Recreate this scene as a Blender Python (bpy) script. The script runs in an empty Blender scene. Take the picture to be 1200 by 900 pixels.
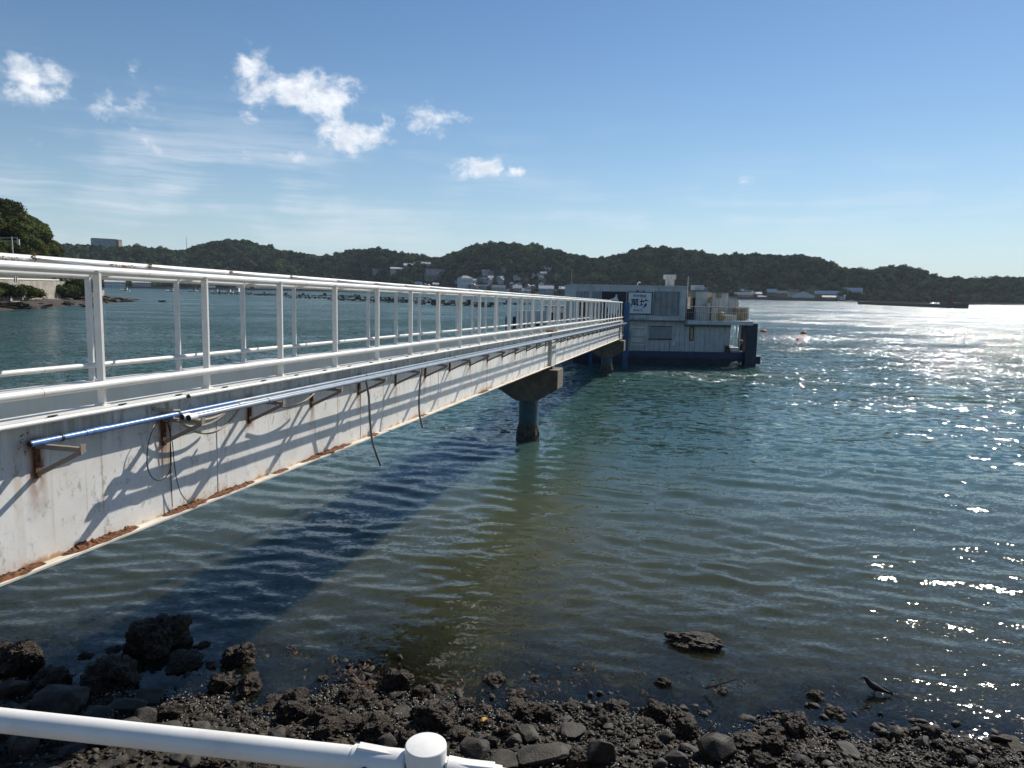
import bpy, bmesh, math, random
import numpy as np
from mathutils import Vector, Matrix, noise
random.seed(7); rng = np.random.default_rng(7)
D = bpy.data; SC = bpy.context.scene; COL = SC.collection
PI = math.pi

# ------------------------------------------------------------------ camera
EYE = np.array([0., 0., 6.5])
F, PITCH, ROLL = 832., math.radians(7.5), math.radians(1.0)      # focal length in pixels of a 1200 px wide frame
FW = np.array([0, math.cos(PITCH), -math.sin(PITCH)])
UP0 = np.array([0, math.sin(PITCH), math.cos(PITCH)])
RT = np.array([math.cos(ROLL), 0, 0]) + math.sin(ROLL) * UP0
UP = np.array([-math.sin(ROLL), 0, 0]) + math.cos(ROLL) * UP0
cam = D.objects.new('camera', D.cameras.new('camera')); COL.objects.link(cam)
cam.data.sensor_width = 36; cam.data.lens = 36 * F / 1200
cam.data.clip_start = 0.05; cam.data.clip_end = 20000
m = Matrix.Identity(4)
for i in range(3):
    m[i][0], m[i][1], m[i][2], m[i][3] = RT[i], UP[i], -FW[i], EYE[i]
cam.matrix_world = m
SC.camera = cam

def ray(x, y):
    d = FW * F + RT * (x - 600) - UP * (y - 450)
    return d / np.linalg.norm(d)
def at(x, y, z=0.):                       # the point of height z seen at a pixel of the photograph
    d = ray(x, y); t = (z - EYE[2]) / d[2]
    return EYE + t * d
def azel(x, y):
    d = ray(x, y); return math.atan2(d[0], d[1]), math.asin(d[2])
def at_depth(x, y, Y):                    # the point at distance Y along the world's y axis
    d = ray(x, y); return EYE + d * (Y / d[1])

# ------------------------------------------------------------------ world, sun, exposure
SUN_AZ, SUN_EL = math.radians(38.), math.radians(38.5)
W = D.worlds.new('World'); SC.world = W; W.use_nodes = True
wt = W.node_tree; wt.nodes.clear()
class NT:
    """small helper for writing node graphs"""
    def __init__(s, tree): s.t = tree
    def n(s, typ, **kw):
        nd = s.t.nodes.new(typ)
        ins = kw.pop('i', {})
        for k, v in kw.items(): setattr(nd, k, v)
        for k, v in ins.items():
            if hasattr(v, 'is_output') or isinstance(v, bpy.types.NodeSocket): s.t.links.new(v, nd.inputs[k])
            else: nd.inputs[k].default_value = v
        return nd
    def m(s, op, a, b=None, c=None, clamp=False):
        nd = s.t.nodes.new('ShaderNodeMath'); nd.operation = op; nd.use_clamp = clamp
        for k, v in enumerate((a, b, c)):
            if v is None: continue
            if isinstance(v, bpy.types.NodeSocket): s.t.links.new(v, nd.inputs[k])
            else: nd.inputs[k].default_value = v
        return nd.outputs[0]
    def vm(s, op, a, b=None, scale=None):
        nd = s.t.nodes.new('ShaderNodeVectorMath'); nd.operation = op
        for k, v in enumerate((a, b)):
            if v is None: continue
            if isinstance(v, bpy.types.NodeSocket): s.t.links.new(v, nd.inputs[k])
            else: nd.inputs[k].default_value = v
        if scale is not None:
            if isinstance(scale, bpy.types.NodeSocket): s.t.links.new(scale, nd.inputs['Scale'])
            else: nd.inputs['Scale'].default_value = scale
        return nd.outputs[0] if op not in ('LENGTH', 'DOT_PRODUCT') else nd.outputs['Value']
    def mix(s, fac, a, b, blend='MIX'):
        nd = s.t.nodes.new('ShaderNodeMix'); nd.data_type = 'RGBA'; nd.blend_type = blend
        for k, v in ((0, fac), (6, a), (7, b)):
            if isinstance(v, bpy.types.NodeSocket): s.t.links.new(v, nd.inputs[k])
            else: nd.inputs[k].default_value = v if k == 0 else (tuple(v) + (1,))[:4]
        return nd.outputs[2]
    def ramp(s, f, a, b, lo=0., hi=1.):     # smooth map range
        nd = s.t.nodes.new('ShaderNodeMapRange'); nd.interpolation_type = 'SMOOTHSTEP'
        s.t.links.new(f, nd.inputs[0])
        for k, v in zip((1, 2, 3, 4), (a, b, lo, hi)): nd.inputs[k].default_value = v
        return nd.outputs[0]
    def noise(s, vec, scale, detail=4, rough=.55, out=0):
        nd = s.t.nodes.new('ShaderNodeTexNoise')
        if vec is not None: s.t.links.new(vec, nd.inputs['Vector'])
        nd.inputs['Scale'].default_value = scale; nd.inputs['Detail'].default_value = detail; nd.inputs['Roughness'].default_value = rough
        return nd.outputs[out]
    def mapping(s, vec, scale=(1, 1, 1), rot=(0, 0, 0), loc=(0, 0, 0)):
        nd = s.t.nodes.new('ShaderNodeMapping'); s.t.links.new(vec, nd.inputs[0])
        nd.inputs['Scale'].default_value = scale; nd.inputs['Rotation'].default_value = rot; nd.inputs['Location'].default_value = loc
        return nd.outputs[0]
    def link(s, a, b): s.t.links.new(a, b)
nt = NT(wt)
sky = nt.n('ShaderNodeTexSky', sky_type='NISHITA', sun_disc=False, sun_elevation=SUN_EL, sun_rotation=SUN_AZ,
           altitude=0., air_density=1.0, dust_density=0.05, ozone_density=3.0)
tc = nt.n('ShaderNodeTexCoord').outputs['Generated']
sep = nt.n('ShaderNodeSeparateXYZ', i={0: tc})
AZ = nt.m('ARCTAN2', sep.outputs[0], sep.outputs[1])
EL = nt.m('ARCSINE', sep.outputs[2])
dirv = nt.n('ShaderNodeCombineXYZ', i={0: AZ, 1: nt.m('MULTIPLY', EL, 1.3)}).outputs[0]
wv = nt.vm('SUBTRACT', nt.noise(dirv, 12., 3, .5, out=1), (.5, .5, .5))
wdir = nt.vm('ADD', dirv, nt.vm('SCALE', wv, scale=.030))
n1 = nt.noise(wdir, 19., 10, .60); n2 = nt.noise(wdir, 52., 7, .62)
# cumulus: (pixel x, y, half width, half height, density)
CLOUDS = [(300, 108, 30, 34, 1.0), (345, 112, 34, 24, .9), (382, 118, 46, 30, 1.0), (412, 160, 52, 24, .95), (447, 138, 24, 18, .6),
          (508, 142, 38, 20, .85), (562, 194, 36, 16, 1.), (604, 200, 18, 9, .8), (352, 185, 26, 10, .75), (38, 95, 56, 30, .95),
          (140, 124, 46, 38, .70), (28, 156, 28, 14, .45), (172, 178, 24, 10, .45), (285, 184, 11, 12, .45), (875, 210, 26, 9, .8)]
mask = None; body = None
for (cx, cy, rx, ry, dn) in CLOUDS:
    a0, e0 = azel(cx, cy); sx = rx / F * math.cos(math.atan((cx - 600) / F)) ** 2; sy = ry / F
    dx = nt.m('DIVIDE', nt.m('SUBTRACT', AZ, a0), sx * 1.16); dy = nt.m('DIVIDE', nt.m('SUBTRACT', EL, e0), sy * 1.16)
    r2 = nt.m('ADD', nt.m('MULTIPLY', dx, dx), nt.m('MULTIPLY', dy, dy))
    g = nt.m('MULTIPLY', nt.m('EXPONENT', nt.m('MULTIPLY', r2, -1.1)), dn)
    mask = g if mask is None else nt.m('MAXIMUM', mask, g)
tex = nt.m('ADD', nt.m('MULTIPLY', n1, .75), nt.m('MULTIPLY', n2, .25))
cum = nt.m('ADD', mask, nt.m('MULTIPLY', nt.m('SUBTRACT', tex, .5), 2.9))
gate = nt.ramp(mask, .10, .36)
cum = nt.m('MULTIPLY', nt.ramp(cum, .44, 1.04), gate)
# cirrus streaks low on the left
sv = nt.mapping(nt.vm('ADD', dirv, nt.vm('SCALE', wv, scale=.012)), scale=(2.6, 30., 1.), rot=(0, 0, math.radians(13)))
cs = nt.m('MULTIPLY', nt.noise(sv, 1., 7, .62), nt.ramp(nt.noise(dirv, 7., 3), .3, .62, .72, 1.12))
ca, ce = azel(190, 225)
ddx = nt.m('DIVIDE', nt.m('SUBTRACT', AZ, ca), .46); ddy = nt.m('DIVIDE', nt.m('SUBTRACT', EL, ce), .085)
cg = nt.m('EXPONENT', nt.m('MULTIPLY', nt.m('ADD', nt.m('MULTIPLY', ddx, ddx), nt.m('MULTIPLY', ddy, ddy)), -1.))
ca2, ce2 = azel(900, 255)
ddx = nt.m('DIVIDE', nt.m('SUBTRACT', AZ, ca2), .6); ddy = nt.m('DIVIDE', nt.m('SUBTRACT', EL, ce2), .05)
cg2 = nt.m('MULTIPLY', nt.m('EXPONENT', nt.m('MULTIPLY', nt.m('ADD', nt.m('MULTIPLY', ddx, ddx), nt.m('MULTIPLY', ddy, ddy)), -1.)), .5)
cir = nt.m('MULTIPLY', nt.m('MULTIPLY', nt.ramp(cs, .40, .74), .60), nt.m('MAXIMUM', cg, cg2))
shade = nt.ramp(nt.noise(dirv, 34., 5, .6), .3, .75)
ccol = nt.mix(shade, (7.6, 8.2, 9.2), (11.2, 11.4, 11.7))
low = nt.m('EXPONENT', nt.m('MULTIPLY', nt.m('MAXIMUM', EL, 0.), -9.))
deep = nt.n('ShaderNodeHueSaturation', i={'Saturation': 1.13, 'Value': .95, 'Color': sky.outputs[0]}).outputs[0]
skyb = nt.mix(nt.m('MULTIPLY', low, .80), deep, (5.1, 6.7, 8.1))      # pale humid air towards the horizon, all round
skyc = nt.mix(cir, skyb, (8.6, 9.1, 9.8))
skyc = nt.mix(nt.m('MULTIPLY', cum, .93), skyc, ccol)
bg = nt.n('ShaderNodeBackground', i={'Color': skyc, 'Strength': 0.080})
nt.link(bg.outputs[0], nt.n('ShaderNodeOutputWorld').inputs[0])

sun = D.objects.new('sun', D.lights.new('sun', 'SUN')); COL.objects.link(sun)
sun.data.energy = 4.7; sun.data.angle = math.radians(.53); sun.data.color = (1., .95, .87)
sd = Vector((math.sin(SUN_AZ) * math.cos(SUN_EL), math.cos(SUN_AZ) * math.cos(SUN_EL), math.sin(SUN_EL)))
sun.rotation_euler = sd.to_track_quat('Z', 'Y').to_euler()
sun.location = (60, 80, 90)
vs = SC.view_settings
vs.view_transform = 'Standard'; vs.look = 'None'; vs.gamma = 1; vs.exposure = 0.3; vs.use_curve_mapping = False
SC.cycles.max_bounces = 6; SC.cycles.diffuse_bounces = 3; SC.cycles.glossy_bounces = 3; SC.cycles.transparent_max_bounces = 8
SC.cycles.caustics_reflective = False; SC.cycles.caustics_refractive = False

# ------------------------------------------------------------------ helpers
def tag(o, label=None, cat=None, group=None, kind=None):
    if label: o['label'] = label
    if cat: o['category'] = cat
    if group: o['group'] = group
    if kind: o['kind'] = kind
    return o
def empty(name, loc=(0, 0, 0), label=None, cat=None, group=None, rz=0, parent=None):
    o = D.objects.new(name, None); COL.objects.link(o); o.location = loc; o.rotation_euler = (0, 0, rz)
    o.empty_display_size = .2
    if parent: o.parent = parent
    return tag(o, label, cat, group)
def copy_tree(o, parent=None):
    c = o.copy(); COL.objects.link(c)
    if parent: c.parent = parent
    for ch in list(o.children): copy_tree(ch, c)
    return c
def link(name, me, parent=None, loc=None):
    o = D.objects.new(name, me); COL.objects.link(o)
    if parent: o.parent = parent
    if loc is not None: o.location = loc
    return o
class MB:
    def __init__(s): s.v = []; s.f = []; s.mi = []; s.cur = 0
    def add(s, vs, fs):
        b = len(s.v); s.v += [tuple(p) for p in vs]; s.f += [tuple(b + i for i in f) for f in fs]; s.mi += [s.cur] * len(fs); return s
    def box(s, x0, x1, y0, y1, z0, z1):
        return s.add([(x0, y0, z0), (x1, y0, z0), (x1, y1, z0), (x0, y1, z0), (x0, y0, z1), (x1, y0, z1), (x1, y1, z1), (x0, y1, z1)],
                     [(0, 3, 2, 1), (4, 5, 6, 7), (0, 1, 5, 4), (1, 2, 6, 5), (2, 3, 7, 6), (3, 0, 4, 7)])
    def cyl(s, p0, p1, r0, r1=None, seg=10, caps=True):
        return s.path([p0, p1], [r0, r0 if r1 is None else r1], seg, caps)
    def path(s, pts, r, seg=8, caps=True):
        pts = [Vector(p) for p in pts]; n = len(pts)
        rr = r if isinstance(r, (list, tuple)) else [r] * n
        rings = []; prev = None
        for i, p in enumerate(pts):
            t = (pts[min(i + 1, n - 1)] - pts[max(i - 1, 0)]).normalized()
            a = Vector((0, 0, 1)) if prev is None else prev
            if abs(t.dot(a)) > .95 and prev is None: a = Vector((1, 0, 0))
            u = (a - t * a.dot(t)).normalized(); w = t.cross(u); prev = u
            rings.append([p + (u * math.cos(2 * PI * k / seg) + w * math.sin(2 * PI * k / seg)) * rr[i] for k in range(seg)])
        vs = [v for rg in rings for v in rg]; fs = []
        for i in range(n - 1):
            for k in range(seg):
                a, b = i * seg + k, i * seg + (k + 1) % seg
                fs.append((a, b, b + seg, a + seg))
        if caps:
            fs.append(tuple(range(seg - 1, -1, -1))); fs.append(tuple((n - 1) * seg + k for k in range(seg)))
        return s.add(vs, fs)
    def bar(s, p0, p1, wd, ht, up=(0, 0, 1)):
        p0, p1 = Vector(p0), Vector(p1); t = (p1 - p0).normalized(); u = Vector(up)
        if abs(t.dot(u)) > .97: u = Vector((1, 0, 0))
        sd = t.cross(u).normalized() * wd / 2; u = sd.cross(t).normalized() * ht / 2
        vs = [p + a * sd + b * u for p in (p0, p1) for a, b in ((-1, -1), (1, -1), (1, 1), (-1, 1))]
        return s.add(vs, [(0, 1, 2, 3), (7, 6, 5, 4), (0, 4, 5, 1), (1, 5, 6, 2), (2, 6, 7, 3), (3, 7, 4, 0)])
    def prism(s, poly, axis, a, b):          # polygon (2-D) extruded along axis from a to b
        n = len(poly)
        def P(q, t): return (t, q[0], q[1]) if axis == 'x' else (q[0], t, q[1]) if axis == 'y' else (q[0], q[1], t)
        vs = [P(q, a) for q in poly] + [P(q, b) for q in poly]
        fs = [tuple(range(n - 1, -1, -1)), tuple(range(n, 2 * n))] + [(k, (k + 1) % n, n + (k + 1) % n, n + k) for k in range(n)]
        return s.add(vs, fs)
    def mesh(s, name, mat, smooth=False, bevel=0.):
        me = D.meshes.new(name); me.from_pydata(s.v, [], s.f)
        for mm in (mat if isinstance(mat, (list, tuple)) else [mat]): me.materials.append(mm)
        if any(s.mi): me.polygons.foreach_set('material_index', s.mi)
        bm = bmesh.new(); bm.from_mesh(me)
        bmesh.ops.recalc_face_normals(bm, faces=bm.faces)
        if bevel: bmesh.ops.bevel(bm, geom=[e for e in bm.edges if e.calc_face_angle(0) > .6], offset=bevel, segments=2, affect='EDGES', profile=.5)
        bm.to_mesh(me); bm.free()
        if smooth:
            me.polygons.foreach_set('use_smooth', [True] * len(me.polygons)); me.set_sharp_from_angle(angle=math.radians(40))
        return me
    def build(s, name, mat, parent=None, smooth=False, loc=None, bevel=0.):
        return link(name, s.mesh(name, mat, smooth, bevel), parent, loc)
def np_mesh(name, V, Fq, mat, smooth=False):
    V = np.asarray(V, np.float32); Fq = np.asarray(Fq, np.int32); k = Fq.shape[1]
    me = D.meshes.new(name); me.vertices.add(len(V)); me.vertices.foreach_set('co', V.ravel())
    me.loops.add(Fq.size); me.loops.foreach_set('vertex_index', Fq.ravel())
    me.polygons.add(len(Fq)); me.polygons.foreach_set('loop_start', np.arange(0, Fq.size, k, dtype=np.int32))
    if smooth: me.polygons.foreach_set('use_smooth', np.ones(len(Fq), bool))
    me.update(calc_edges=True)
    if mat: me.materials.append(mat)
    return me
def grid_faces(nr, nc):
    a = np.arange(nr * nc).reshape(nr, nc)
    return np.stack([a[:-1, :-1], a[:-1, 1:], a[1:, 1:], a[1:, :-1]], -1).reshape(-1, 4)
def fbm(x, y, seed=0, octs=5, lac=2.0, gain=.5):      # cheap value noise on arrays
    tot = np.zeros_like(x); amp = 1.; fr = 1.; norm = 0
    for o in range(octs):
        xi = x * fr + 17.3 * o + seed * 3.1; yi = y * fr - 9.7 * o + seed * 7.7
        x0 = np.floor(xi); y0 = np.floor(yi); fx = xi - x0; fy = yi - y0
        fx = fx * fx * (3 - 2 * fx); fy = fy * fy * (3 - 2 * fy)
        def h(a, b):
            t = np.sin(a * 127.1 + b * 311.7 + seed * 74.7 + o * 13.1) * 43758.5453
            return t - np.floor(t)
        v = (h(x0, y0) * (1 - fx) + h(x0 + 1, y0) * fx) * (1 - fy) + (h(x0, y0 + 1) * (1 - fx) + h(x0 + 1, y0 + 1) * fx) * fy
        tot += amp * (v - .5); norm += amp; amp *= gain; fr *= lac
    return tot / norm * 2

# ------------------------------------------------------------------ materials
def material(name):
    mt = D.materials.new(name); mt.use_nodes = True; t = mt.node_tree; t.nodes.clear()
    n = NT(t); out = n.n('ShaderNodeOutputMaterial')
    return mt, n, out
def simple(name, c, rough=.6, var=.25, scale=6., metal=0., bump=0., bscale=40., c2=None, spec=.5, space='Object', dirt=0., chips=0.):
    mt, n, out = material(name)
    co = n.n('ShaderNodeTexCoord').outputs[space] if space != 'World' else n.n('ShaderNodeNewGeometry').outputs['Position']
    f = n.noise(co, scale, 6, .6)
    a = tuple(max(0, x * (1 - var)) for x in c); b = c2 or tuple(min(1, x * (1 + var)) for x in c)
    colr = n.mix(n.ramp(f, .3, .7), a, b)
    if dirt:
        st = n.noise(n.mapping(co, scale=(3.2, 3.2, .25)), 2.2, 5, .65)
        colr = n.mix(n.m('MULTIPLY', n.ramp(st, .50, .78), dirt), colr, (.12, .10, .085))
    if chips:
        wp = n.n('ShaderNodeNewGeometry').outputs['Position']
        ck = n.m('MULTIPLY', n.ramp(n.noise(wp, 34., 4, .7), .66, .70), n.ramp(n.noise(wp, 1.9, 2), .50, .62))
        colr = n.mix(n.m('MULTIPLY', ck, chips), colr, (.20, .085, .035))
        gr = n.ramp(n.noise(wp, 7., 6, .75), .52, .74); colr = n.mix(n.m('MULTIPLY', gr, chips * .28), colr, (.36, .32, .26))
    p = n.n('ShaderNodeBsdfPrincipled', i={'Base Color': colr, 'Roughness': rough, 'Metallic': metal, 'Specular IOR Level': spec})
    if bump:
        bm = n.n('ShaderNodeBump', i={'Height': n.noise(co, bscale, 6, .65), 'Strength': 1., 'Distance': bump}); n.link(bm.outputs[0], p.inputs['Normal'])
    n.link(p.outputs[0], out.inputs[0]); return mt

M = {}
M['white'] = simple('white_paint', (.70, .67, .60), .42, .07, 5., bump=.0006, bscale=30, dirt=.12)
M['white_rail'] = simple('white_rail_paint', (.79, .765, .71), .38, .06, 4., bump=.0004, bscale=40, chips=.85)
M['rust'] = simple('rust', (.20, .075, .028), .9, .6, 30., bump=.008, bscale=45, c2=(.36, .15, .06))
M['crustrust'] = simple('rust_crust', (.030, .014, .010), .95, .5, 26., bump=.014, bscale=70, c2=(.27, .105, .038))
M['rustdark'] = simple('dark_rust', (.085, .042, .028), .9, .6, 22., bump=.004, bscale=60, c2=(.22, .09, .04))
M['steel'] = simple('stained_steel', (.36, .34, .31), .6, .3, 12., bump=.001, c2=(.30, .22, .16))
M['black'] = simple('black_rubber', (.012, .012, .013), .5, .3, 9.)
M['bluepipe'] = simple('blue_pvc', (.10, .22, .48), .32, .12, 5., dirt=.1)
M['greypipe'] = simple('grey_pvc', (.24, .29, .35), .3, .15, 4., dirt=.15)
M['conduit'] = simple('white_conduit', (.74, .73, .68), .4, .08, 6., dirt=.25)
M['hose'] = simple('beige_hose', (.42, .36, .27), .6, .2, 9.)
M['darkhose'] = simple('grey_hose', (.28, .26, .22), .6, .3, 9.)
M['concrete'] = simple('concrete', (.15, .118, .09), .85, .3, 2.2, bump=.006, bscale=26, dirt=.55)
M['concrete_pale'] = simple('pale_concrete', (.29, .26, .215), .85, .25, .35, bump=.02, bscale=3., dirt=.45)
M['teal'] = simple('teal_coating', (.018, .07, .095), .45, .35, 3., bump=.002, dirt=.4)
M['crust'] = simple('shell_crust', (.025, .021, .017), .75, .6, 14., bump=.02, bscale=30, c2=(.12, .10, .08))
M['blue'] = simple('blue_paint', (.016, .085, .20), .5, .3, 2., bump=.001, dirt=.3)
M['navy'] = simple('navy_paint', (.008, .018, .046), .5, .35, 1.6, dirt=.3)
M['hullblack'] = simple('dark_hull', (.012, .016, .028), .55, .5, 1.5, bump=.006, bscale=9)
M['bluestripe'] = simple('blue_stripe', (.014, .032, .085), .5, .3, 2., dirt=.35)
M['wallgrey'] = simple('weathered_cladding', (.53, .54, .54), .65, .14, 1.2, dirt=.62)
M['wallwhite'] = simple('weathered_white_wall', (.66, .63, .56), .65, .16, 1.1, dirt=.6)
M['lattice'] = simple('grey_lattice', (.19, .215, .24), .6, .2, 2., dirt=.4)
M['shutter'] = simple('grey_shutter', (.27, .285, .30), .55, .15, 2., dirt=.35)
M['tan'] = simple('tan_panel', (.42, .33, .2), .7, .3, 3., dirt=.4)
M['glassdark'] = simple('dark_glass', (.02, .025, .03), .08, .2, 1., spec=.6)
M['signwhite'] = simple('sign_white', (.66, .68, .72), .4, .05, 1.)
M['signnavy'] = simple('sign_navy', (.005, .006, .020), .5, .2, 1.)
M['ink'] = simple('sign_ink', (.012, .012, .035), .5, .1, 3.)
M['orange'] = simple('orange_float', (.42, .06, .018), .6, .3, 3., dirt=.3)
M['red'] = simple('red_paint', (.24, .03, .025), .55, .25, .5, dirt=.3)
M['wood'] = simple('grey_timber', (.25, .22, .18), .8, .35, 3., bump=.004)
M['tin'] = simple('tin_roof', (.55, .56, .57), .45, .15, .2, metal=0., dirt=.2)
M['tile'] = simple('grey_roof_tile', (.16, .165, .175), .55, .25, .3, bump=.03, bscale=3)
M['tile2'] = simple('brown_roof_tile', (.19, .14, .11), .65, .25, .3, bump=.03, bscale=3)
M['house1'] = simple('cream_wall', (.50, .47, .41), .8, .12, .2)
M['house2'] = simple('white_wall', (.66, .65, .62), .8, .08, .2)
M['house3'] = simple('brown_wall', (.22, .17, .13), .85, .2, .3)
M['house4'] = simple('grey_wall', (.34, .35, .36), .8, .15, .2)
M['trunk'] = simple('bark', (.10, .075, .05), .9, .3, 3.)
M['lowflange'] = simple('stained_flange_paint', (.62, .55, .43), .55, .12, 3., c2=(.74, .70, .62), dirt=.2)
M['deckgrey'] = simple('pale_deck', (.42, .41, .37), .85, .15, 2., dirt=.2)
M['road'] = simple('asphalt', (.06, .06, .06), .9, .2, .5)
M['earth'] = simple('wooded_earth', (.034, .042, .022), .95, .4, .05, space='World')
M['feather'] = simple('black_feathers', (.010, .010, .012), .45, .4, 40.)
M['stick'] = simple('dark_driftwood', (.035, .028, .022), .9, .4, 12., bump=.006, bscale=50)
M['shell'] = simple('pale_shell', (.36, .33, .28), .45, .35, 40.)
M['leaf'] = simple('orange_leaf', (.75, .36, .04), .6, .2, 30.)
M['weed'] = simple('seaweed', (.045, .026, .014), .85, .6, 20., c2=(.16, .07, .035))
M['algae'] = simple('algae', (.10, .11, .07), .8, .3, 8.)

def foliage(name, dark, light, sc=.25):
    mt, n, out = material(name)
    gi = n.n('ShaderNodeNewGeometry'); oi = n.n('ShaderNodeObjectInfo')
    f = n.noise(gi.outputs['Position'], sc, 4, .6)
    a = n.mix(n.ramp(f, .3, .72), dark, light)
    a = n.mix(n.m('MULTIPLY', n.ramp(n.noise(gi.outputs['Position'], sc * .11, 2), .50, .68), .55), a, tuple(x * y for x, y in zip(light, (1.12, 1.12, .75))))
    rnd = n.m('MULTIPLY_ADD', oi.outputs['Random'], 1.1, .42)
    a = n.vm('MULTIPLY', a, n.n('ShaderNodeCombineXYZ', i={0: rnd, 1: rnd, 2: rnd}).outputs[0])
    d = n.n('ShaderNodeBsdfDiffuse', i={'Color': a}); t = n.n('ShaderNodeBsdfTranslucent', i={'Color': a})
    mx = n.n('ShaderNodeMixShader', i={0: .13, 1: d.outputs[0], 2: t.outputs[0]})
    n.link(mx.outputs[0], out.inputs[0]); return mt
M['fol'] = foliage('evergreen_foliage', (.028, .044, .024), (.100, .124, .054))
M['folnear'] = foliage('headland_foliage', (.034, .048, .018), (.098, .108, .036), .9)

# bridge girder plate: white paint, grime below the top flange, rust streaks under each bracket (object x runs along the bridge)
BAY, BR0, U0 = 1.68, 5.34, 0.8
def girder_mat():
    mt, n, out = material('girder_paint')
    co = n.n('ShaderNodeTexCoord').outputs['Object']; s = n.n('ShaderNodeSeparateXYZ', i={0: co})
    X, Z = s.outputs[0], s.outputs[2]
    base = n.mix(n.ramp(n.noise(co, 1.6, 6, .6), .3, .7), (.72, .69, .64), (.81, .79, .75))
    vst = n.noise(n.mapping(co, scale=(7., 7., .35)), 1., 6, .7)
    grime = n.m('MULTIPLY', n.ramp(Z, .75, 1.42), n.ramp(vst, .40, .66))
    base = n.mix(n.m('MULTIPLY', grime, .62), base, (.20, .175, .145))
    sp = n.noise(n.mapping(co, scale=(1., 1., .55)), 9., 8, .75)
    base = n.mix(n.m('MULTIPLY', n.ramp(sp, .53, .66), .62), base, (.24, .225, .20))
    mild = n.m('MULTIPLY', n.ramp(n.noise(n.mapping(co, scale=(1., 1., .7)), 40., 6, .85), .55, .70), n.ramp(n.noise(co, 1.7, 3), .46, .62))
    base = n.mix(n.m('MULTIPLY', mild, .6), base, (.15, .14, .125))
    big = n.ramp(n.noise(n.mapping(co, scale=(.8, .8, 1.6)), 1.2, 5, .7), .55, .75)
    base = n.mix(n.m('MULTIPLY', big, .26), base, (.40, .35, .28))
    # rust runs below the brackets
    ph = n.m('FRACT', n.m('DIVIDE', n.m('SUBTRACT', X, BR0 - U0 - BAY / 2), BAY))
    dx = n.m('MULTIPLY', n.m('ABSOLUTE', n.m('SUBTRACT', ph, .5)), BAY)
    wob = n.m('MULTIPLY', n.noise(co, 7., 3), .05)
    near = n.ramp(n.m('ADD', dx, wob), .17, .05)
    fall = n.m('MULTIPLY', n.ramp(Z, .35, 1.0), n.ramp(Z, 1.33, 1.22))
    run = n.m('MULTIPLY', near, n.m('MULTIPLY', fall, n.ramp(n.noise(n.mapping(co, scale=(2.3, 2.3, 1.5)), 1.3, 4), .36, .52)))
    base = n.mix(n.m('MULTIPLY', run, .95), base, (.24, .085, .028))
    thin = n.m('MULTIPLY', n.ramp(n.noise(n.mapping(co, scale=(9., 9., .12)), 1., 4, .6), .60, .72), n.ramp(Z, .0, .5))
    base = n.mix(n.m('MULTIPLY', thin, .75), base, (.38, .23, .10))
    wide = n.m('MULTIPLY', n.ramp(n.noise(n.mapping(co, scale=(2.6, 2.6, .10)), 1., 3, .6), .60, .74), n.ramp(n.noise(co, 3.2, 5, .7), .35, .65))
    base = n.mix(n.m('MULTIPLY', wide, .55), base, (.44, .30, .16))
    # rust creeping up from the lower flange
    rn = n.noise(n.mapping(co, scale=(1., 1., 1.)), 2.4, 7, .7)
    edge = n.m('SUBTRACT', n.m('MULTIPLY', n.m('SUBTRACT', rn, .47), .55), n.m('SUBTRACT', Z, .02))
    base = n.mix(n.ramp(edge, -.02, .05), base, (.34, .135, .045))
    halo = n.ramp(edge, -.16, .02)
    base = n.mix(n.m('MULTIPLY', halo, .35), base, (.58, .43, .27))
    p = n.n('ShaderNodeBsdfPrincipled', i={'Base Color': base, 'Roughness': .5})
    hb = n.m('ADD', n.m('MULTIPLY', n.noise(co, 2.5, 3), 1.), n.m('MULTIPLY', sp, .15))
    n.link(n.n('ShaderNodeBump', i={'Height': hb, 'Distance': .006}).outputs[0], p.inputs['Normal'])
    n.link(p.outputs[0], out.inputs[0]); return mt
M['girder'] = girder_mat()
M['innergirder'] = simple('inner_girder_paint', (.74, .75, .68), .5, .06, 1.5, dirt=.12)

def rock_mat(name, dark, light, spots, sc=9., bump=.02, wet=.75, spt=.62):
    mt, n, out = material(name)
    co = n.n('ShaderNodeNewGeometry').outputs['Position']
    a = n.mix(n.ramp(n.noise(co, sc, 7, .7), .38, .80), dark, light)
    vo = n.n('ShaderNodeTexVoronoi', i={'Vector': co, 'Scale': sc * 6}); vo.feature = 'F1'
    a = n.mix(n.m('MULTIPLY', n.ramp(n.noise(co, sc * 4.5, 3, .7), spt, spt + .1), n.ramp(vo.outputs['Distance'], .5, .15)), a, spots)
    p = n.n('ShaderNodeBsdfPrincipled', i={'Base Color': a, 'Roughness': wet, 'Specular IOR Level': .30})
    h = n.m('ADD', n.noise(co, sc * 2.5, 8, .75), n.m('MULTIPLY', vo.outputs['Distance'], .5))
    n.link(n.n('ShaderNodeBump', i={'Height': h, 'Distance': bump}).outputs[0], p.inputs['Normal'])
    n.link(p.outputs[0], out.inputs[0]); return mt
M['oyster'] = rock_mat('encrusted_rock', (.012, .008, .005), (.112, .072, .038), (.40, .37, .31), 10., .026, .62, .55)
M['stone'] = rock_mat('shore_stone', (.028, .024, .019), (.100, .084, .064), (.20, .19, .17), 6., .008, .7, .70)
M['gravel'] = rock_mat('dark_gravel', (.012, .009, .006), (.092, .064, .038), (.36, .33, .27), 8., .018, .66, .58)
M['bed'] = rock_mat('shore_bed', (.020, .016, .010), (.085, .070, .042), (.15, .13, .10), 4., .03, .8, .66)
M['coast'] = rock_mat('coast_rock', (.045, .036, .028), (.14, .11, .085), (.17, .14, .11), .5, .25, .9, .70)

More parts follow.
